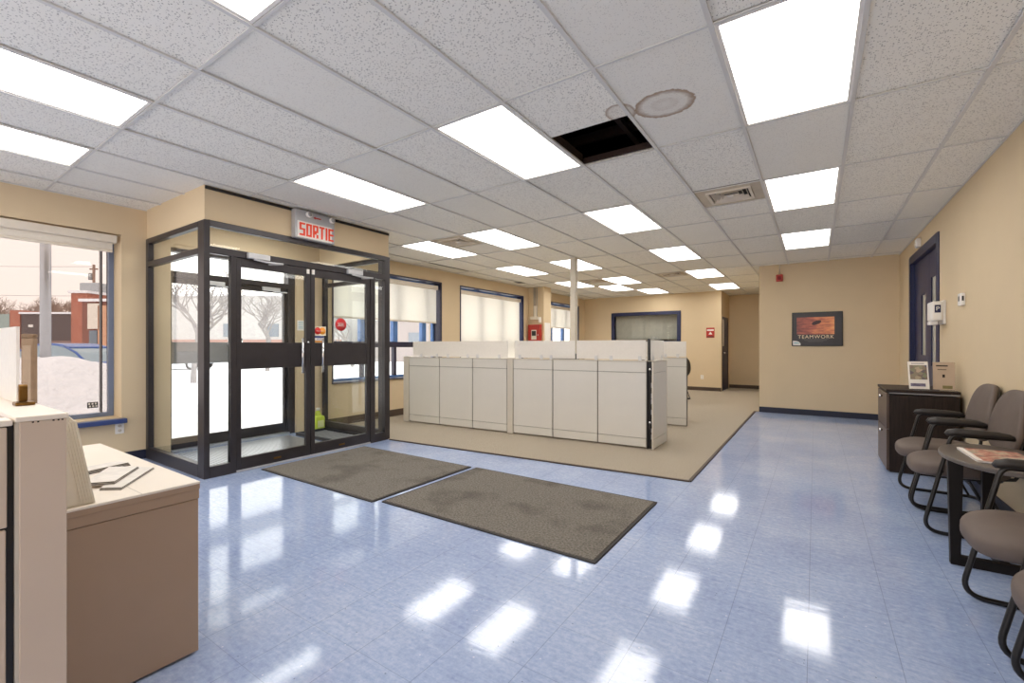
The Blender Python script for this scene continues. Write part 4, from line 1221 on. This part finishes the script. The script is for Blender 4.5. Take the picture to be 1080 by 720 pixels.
def cover_mat():
    t = NT('magazine_cover'); t.set(.3)
    v = t.coords()
    n = t.noise(v, 9, 3); n2 = t.noise(v, 30, 2)
    c = t.ramp(n, [(.35, rgb(120, 92, 70)), (.48, rgb(206, 92, 60)), (.56, rgb(214, 190, 160)), (.7, rgb(86, 96, 84))])
    t.col(t.mix(.35, c, t.ramp(n2, [(.4, rgb(60, 56, 52)), (.6, rgb(240, 232, 220))])))
    return t.m
mg = thing('magazine', 'glossy colour magazine lying on the oval side table', 'magazine', (.872, 3.715, TZ), .03)
MB().box(-.13, .13, -.19, .19, .0005, .010).build('pages', 'white', mg, local=True)
MB().box(-.132, .132, -.192, .192, .010, .0115).build('cover', cover_mat(), mg, local=True)
MB().box(-.132, -.105, -.192, .192, .0115, .012).build('cover_band', 'white', mg, local=True)

# ------------------------------------------------------------------ outside
GZ = -.12
def snowy(x, y): return GZ
struct(box('ground', 'snow', -140, XL - .33, -70, 130, GZ - .3, GZ), 'snow covered ground outside', 'ground')

def snowbank(name, label, c, rx, ry, h, seed):
    rnd = random.Random(seed); ph = [rnd.uniform(0, 6) for _ in range(6)]
    b = MB(); N = 44; vs = []; fs = []
    for i in range(N + 1):
        for j in range(N + 1):
            a, d = i / N * 2 - 1, j / N * 2 - 1
            r = min(1, math.hypot(a, d)); q = (cos(PI * r) + 1) / 2
            z = h * q * (1 + .16 * sin(5 * a + ph[0]) * cos(4 * d + ph[1]) + .08 * sin(11 * a + ph[2]) * sin(9 * d + ph[3]))
            vs.append((c[0] + a * rx, c[1] + d * ry, GZ - .02 + z))
    for i in range(N):
        for j in range(N):
            fs.append((i * (N + 1) + j, (i + 1) * (N + 1) + j, (i + 1) * (N + 1) + j + 1, i * (N + 1) + j + 1))
    b._add(vs, fs, True)
    return tag(b.build(name, 'snow'), label, 'snow bank')
p = at(38, 400, 9.6)
snowbank('snow_bank', 'high snow bank outside the left street window in front of the blue car', (p.x, p.y, 0), 3.1, 3.1, 1.38, 3)

# pole outside
p = at(48, 300, 10.2)
lp = thing('lamp_pole', 'grey metal pole outside the left street window', 'pole', (p.x, p.y, GZ))
MB().cyl((p.x, p.y, GZ), (p.x, p.y, 7.5), .095, 24).build('shaft', 'alum', lp)
MB().lathe([(.19, 0), (.19, .02), (.11, .06)], (p.x, p.y, GZ), 20).build('base_flange', 'alum', lp)
p = at(31, 400, 6.2)
uc = thing('utility_cabinet', 'beige upright utility box outside the left street window', 'utility box', (p.x, p.y, GZ), YAW)
MB().box(-.085, .085, -.03, .03, 0, 1.5).build('body', mat('taupe_metal', rgb(176, 152, 126), .5), uc, local=True, bevel=.01)
MB().box(-.09, .09, -.035, .035, 1.5, 1.56).build('hood', mat('brown_metal', rgb(150, 126, 100), .5), uc, local=True, bevel=.02)
MB().box(-.06, .06, -.036, -.03, .1, 1.4).build('door', mat('light_taupe_metal', rgb(206, 186, 162), .5), uc, local=True, bevel=.004)

def building(name, label, u0, u1, f, ztop, depth, m, parts=(), snowcap=True):
    """block whose front runs between picture columns u0..u1 at forward distance f"""
    p0, p1 = at(u0, HORIZON, f), at(u1, HORIZON, f)
    w = (p1 - p0).length
    o = thing(name, label, 'building', (p0.x, p0.y, GZ), YAW)
    H = ztop - GZ
    MB().box(0, w, 0, depth, 0, H).build('wall', m, o, local=True)
    if snowcap: MB().box(-.1, w + .1, -.15, depth + .1, H, H + .18).build('roof_snow', 'snow', o, local=True)
    for nm, mm, a, b_, z0, z1 in parts:
        MB().box(a * w, b_ * w, -.06, .05, z0, z1).build(nm, mm, o, local=True)
    return o
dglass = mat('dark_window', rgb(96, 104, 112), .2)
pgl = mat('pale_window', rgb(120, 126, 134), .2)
cream = mat('cream_render', rgb(226, 218, 206), .7)
def zat(v, f): return EYE - (v - HORIZON) * f / FPX
building('brick_building', 'dark grey low building behind the metal pole outside', 22.4, 80, 43, zat(331, 43), 8, 'darkbrick',
         [('window', mat('wall_lamp_white', rgb(230, 226, 220), .5), .14, .22, 3.2, 3.45), ('lower_wall', mat('rose_panel', rgb(140, 116, 112), .8), .55, 1.0, 0, 1.9)])
building('brick_building', 'red brick pier at the left end of the dark building outside', 10.3, 21, 43, zat(327, 43), 3, 'brick', (), False)
building('glass_building', 'greenish glass building front at the far left outside', -60, 9.9, 43, zat(331, 43), 5, mat('green_glass', rgb(150, 164, 160), .3), (), False)
building('brick_building', 'tall red brick building with a pale corner outside the left window', 75, 92, 32, zat(309, 32), 1.8, 'brick')
building('brick_building', 'brown brick building with cream upper wall and grey doors outside', 86.5, 128, 29, zat(318, 29), 1.2, mat('brown_brick', rgb(136, 92, 82), .9, var=.2, scale=30),
         [('upper_wall', cream, .16, .5, 2.5, zat(320, 29) - GZ), ('door', mat('slate_door', rgb(120, 130, 140), .5), .20, .40, 0, 2.4), ('upper_wall', mat('tan_brick', rgb(206, 160, 132), .9), .42, 1.0, 0, zat(322, 29) - GZ)])
p = at(101, 307, 36)
tk = thing('rooftop_tank', 'grey rooftop housing above the brick building outside', 'rooftop unit', (p.x, p.y, GZ), YAW)
MB().box(-.75, .75, -.6, .6, 0, zat(299, 36) - GZ).build('body', mat('pale_grey_metal', rgb(176, 180, 184), .6), tk, local=True, bevel=.08)
p = at(99, 300, 40)
up = thing('utility_pole', 'thin utility pole with cross arm above the brick roof outside', 'utility pole', (p.x, p.y, GZ), YAW)
zt = zat(279, 40)
MB().cyl((0, 0, 0), (0, 0, zt - GZ), .10, 10).build('pole', 'bark', up, local=True)
MB().box(-.35, .35, -.05, .05, zt - GZ - .45, zt - GZ - .33).build('cross_arm', 'bark', up, local=True)
MB().lathe([(.16, 0), (.18, .1), (.18, .5), (.1, .6)], (-.28, 0, zt - GZ - 1.35), 14).build('transformer', 'grey', up, local=True)
for k, (va, vb, lb) in enumerate(((279, 281, 'upper overhead wire crossing the sky of the left window'), (309, 312, 'lower overhead wire crossing the trees of the left window'))):
    a, b_ = at(-80, va, 42), at(99, vb, 40.2)
    mid = (a + b_) / 2 - Vector((0, 0, .15))
    tag(MB().tube(bez(a, mid, b_, 10), .018, 6).build('overhead_wire', 'grey'), lb, 'wire')

# pale building across the street seen through the doors
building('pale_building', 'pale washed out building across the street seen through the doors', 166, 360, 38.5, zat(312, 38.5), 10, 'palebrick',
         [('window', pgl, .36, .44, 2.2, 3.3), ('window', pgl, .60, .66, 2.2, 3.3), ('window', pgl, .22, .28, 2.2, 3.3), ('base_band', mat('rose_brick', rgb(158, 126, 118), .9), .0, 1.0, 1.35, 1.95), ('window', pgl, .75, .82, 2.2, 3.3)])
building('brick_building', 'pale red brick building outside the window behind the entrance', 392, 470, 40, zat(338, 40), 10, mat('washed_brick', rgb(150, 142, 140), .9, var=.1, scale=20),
         [('window', pgl, .1, .3, 1.4, 2.6), ('window', pgl, .5, .7, 1.4, 2.6)])

# trees
def tree(label, p, h, seed, spread=.5, levels=5, bm='bark'):
    rnd = random.Random(seed)
    o = thing('bare_tree', label, 'tree', (p.x, p.y, GZ), 0, 'bare trees across the street')
    tk, br = MB(), MB()
    def grow(pos, d, L, r, lv):
        pts = [pos]; q = pos.copy(); dd = d.copy()
        for i in range(3):
            dd = (dd + Vector((rnd.gauss(0, .10), rnd.gauss(0, .10), rnd.gauss(.02, .06)))).normalized()
            q = q + dd * L / 3; pts.append(q.copy())
        (tk if lv == levels else br).tube(pts, [r, r * .88, r * .76, r * .66], 5 if lv < 3 else 8, cap=False)
        if lv <= 0: return
        for k in range(rnd.choice((3, 3, 4))):
            ax = Vector((rnd.gauss(0, 1), rnd.gauss(0, 1), rnd.gauss(.25, .5))).normalized()
            nd = (dd * (1 - spread) + ax * spread + Vector((0, 0, .12))).normalized()
            st = pts[rnd.choice((2, 3))] if k else pts[3]
            grow(st, nd, L * rnd.uniform(.6, .8), r * .6, lv - 1)
    grow(Vector((0, 0, 0)), Vector((0, 0, 1)), h * .32, h * .022, levels)
    tk.build('trunk', bm, o, local=True); br.build('branches', bm, o, local=True)
    return o
for i, (u, f, v, lab) in enumerate(((8, 58, 306, 'bare tree at the far left edge behind the dark building outside'), (24, 68.5, 303, 'bare tree left of the metal pole behind the dark building'), (38, 77, 305, 'bare tree just left of the metal pole outside'),
                                    (62, 62, 307, 'bare tree right of the metal pole beside the brick building'), (78, 71, 310, 'low bare tree touching the red brick wall outside'))):
    p = at(u, HORIZON, f); tree(lab, p, zat(v, f) * 1.0, 11 + i, .45, 6)
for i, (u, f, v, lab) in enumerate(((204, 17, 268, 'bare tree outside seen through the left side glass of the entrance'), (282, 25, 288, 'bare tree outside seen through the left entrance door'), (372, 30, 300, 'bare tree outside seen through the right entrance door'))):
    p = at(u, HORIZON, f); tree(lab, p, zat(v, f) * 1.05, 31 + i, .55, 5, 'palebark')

# cars
def car(label, p, rz, paint, group=None):
    o = thing('car', label, 'car', (p.x, p.y, GZ), rz, group)
    W = 1.72
    prof = [(-2.1, .35), (-2.12, .62), (-2.0, .80), (-1.25, .92), (1.45, .95), (2.0, .90), (2.12, .70), (2.1, .35)]
    MB().prism(prof, -W / 2, W / 2, 'y').build('body', paint, o, local=True, bevel=.07, seg=3)
    arc = [(-1.30, .90), (-.80, 1.20), (-.30, 1.385), (.25, 1.445), (.80, 1.42), (1.30, 1.25), (1.80, .92)]
    def wy(z): return .80 - (z - .90) * .36
    b = MB(); n_ = len(arc)
    vs = [(x, -wy(z), z) for x, z in arc] + [(x, wy(z), z) for x, z in arc]
    b._add(vs, [tuple(range(n_)), tuple(range(2 * n_ - 1, n_ - 1, -1))] + [(k, n_ + k, n_ + (k + 1) % n_, (k + 1) % n_) for k in range(n_)])
    b.build('cabin_glass', mat('car_glass', rgb(150, 168, 178), .12), o, local=True)
    b = MB(); ra = [(-.45, 1.34), (-.05, 1.425), (.25, 1.455), (.80, 1.43), (1.15, 1.33)]; m_ = len(ra)
    vs = [(x, -wy(z) - .02, z - .03) for x, z in ra] + [(x, wy(z) + .02, z - .03) for x, z in ra] + [(x, wy(z) - .03, z + .03) for x, z in ra] + [(x, -wy(z) + .03, z + .03) for x, z in ra]
    fs = [(q * m_ + k, q * m_ + k + 1, ((q + 1) % 4) * m_ + k + 1, ((q + 1) % 4) * m_ + k) for q in range(4) for k in range(m_ - 1)]
    fs += [(0, m_, 2 * m_, 3 * m_), (4 * m_ - 1, 3 * m_ - 1, 2 * m_ - 1, m_ - 1)]
    b._add(vs, fs); b.build('roof', paint, o, local=True, bevel=.015)
    for s in (-1, 1):
        b = MB()
        for pts in (arc[:3], [(.40, .90), (.38, 1.44)], arc[4:]):
            b.tube([(x, s * wy(z), z) for x, z in pts], .032, 8)
        b.build('pillar', paint, o, local=True)
        for xw in (-1.32, 1.32):
            wv = MB().cyl((xw, s * (W / 2 - .18), .31), (xw, s * (W / 2 + .01), .31), .31, 24).build('wheel', 'black', o, local=True)
            MB().cyl((xw, s * (W / 2), .31), (xw, s * (W / 2 + .02), .31), .18, 16).build('rim', 'alum', wv, local=True)
    return o
p = at(83, 400, 14.5)
car('blue car parked behind the snow bank outside the left window', p, YAW + PI - .15, mat('blue_car_paint', rgb(58, 96, 170), .25))
p = at(186, 372, 27)
car('grey car parked across the street seen through the entrance side glass', p, YAW + .1, mat('grey_car_paint', rgb(120, 124, 132), .3))

# ------------------------------------------------------------------ light
W = bpy.data.worlds.new('overcast_sky'); S.world = W; W.use_nodes = True
nt = W.node_tree; bg = nt.nodes['Background']
tc = nt.nodes.new('ShaderNodeTexCoord'); sp = nt.nodes.new('ShaderNodeSeparateXYZ'); rp_ = nt.nodes.new('ShaderNodeValToRGB')
nt.links.new(tc.outputs['Generated'], sp.inputs[0]); nt.links.new(sp.outputs[2], rp_.inputs[0]); nt.links.new(rp_.outputs[0], bg.inputs['Color'])
rp_.color_ramp.elements[0].position = 0.0; rp_.color_ramp.elements[0].color = (1.0, .90, .84, 1)
rp_.color_ramp.elements[1].position = .5; rp_.color_ramp.elements[1].color = (1.0, .97, .95, 1)
bg.inputs['Strength'].default_value = 3.0
sl = bpy.data.lights.new('sun', 'SUN'); sl.energy = 1.2; sl.angle = math.radians(20); sl.color = (1, .97, .93)
so = bpy.data.objects.new('sun', sl); COL.objects.link(so); so.rotation_euler = Vector((-.75, .35, -.75)).to_track_quat('-Z', 'Y').to_euler(); so.location = (6, -4, 9)

# ------------------------------------------------------------------ camera and output look
cd = bpy.data.cameras.new('camera'); cam = bpy.data.objects.new('camera', cd); COL.objects.link(cam)
cam.location = (0, 0, EYE); cam.rotation_euler = (PI / 2, 0, YAW)
cd.sensor_width = 36; cd.lens = FPX / 1080 * 36; cd.shift_y = (HORIZON - 360) / 1080
cd.clip_start = .05; cd.clip_end = 500
S.camera = cam
S.view_settings.view_transform = 'Standard'; S.view_settings.look = 'None'
S.view_settings.gamma = 1.0; S.view_settings.exposure = 0.03; S.view_settings.use_curve_mapping = False
S.cycles.use_denoising = True
S.cycles.max_bounces = 14; S.cycles.diffuse_bounces = 6; S.cycles.transparent_max_bounces = 24
S.cycles.sample_clamp_indirect = 8.0
S.cycles.caustics_reflective = False; S.cycles.caustics_refractive = False
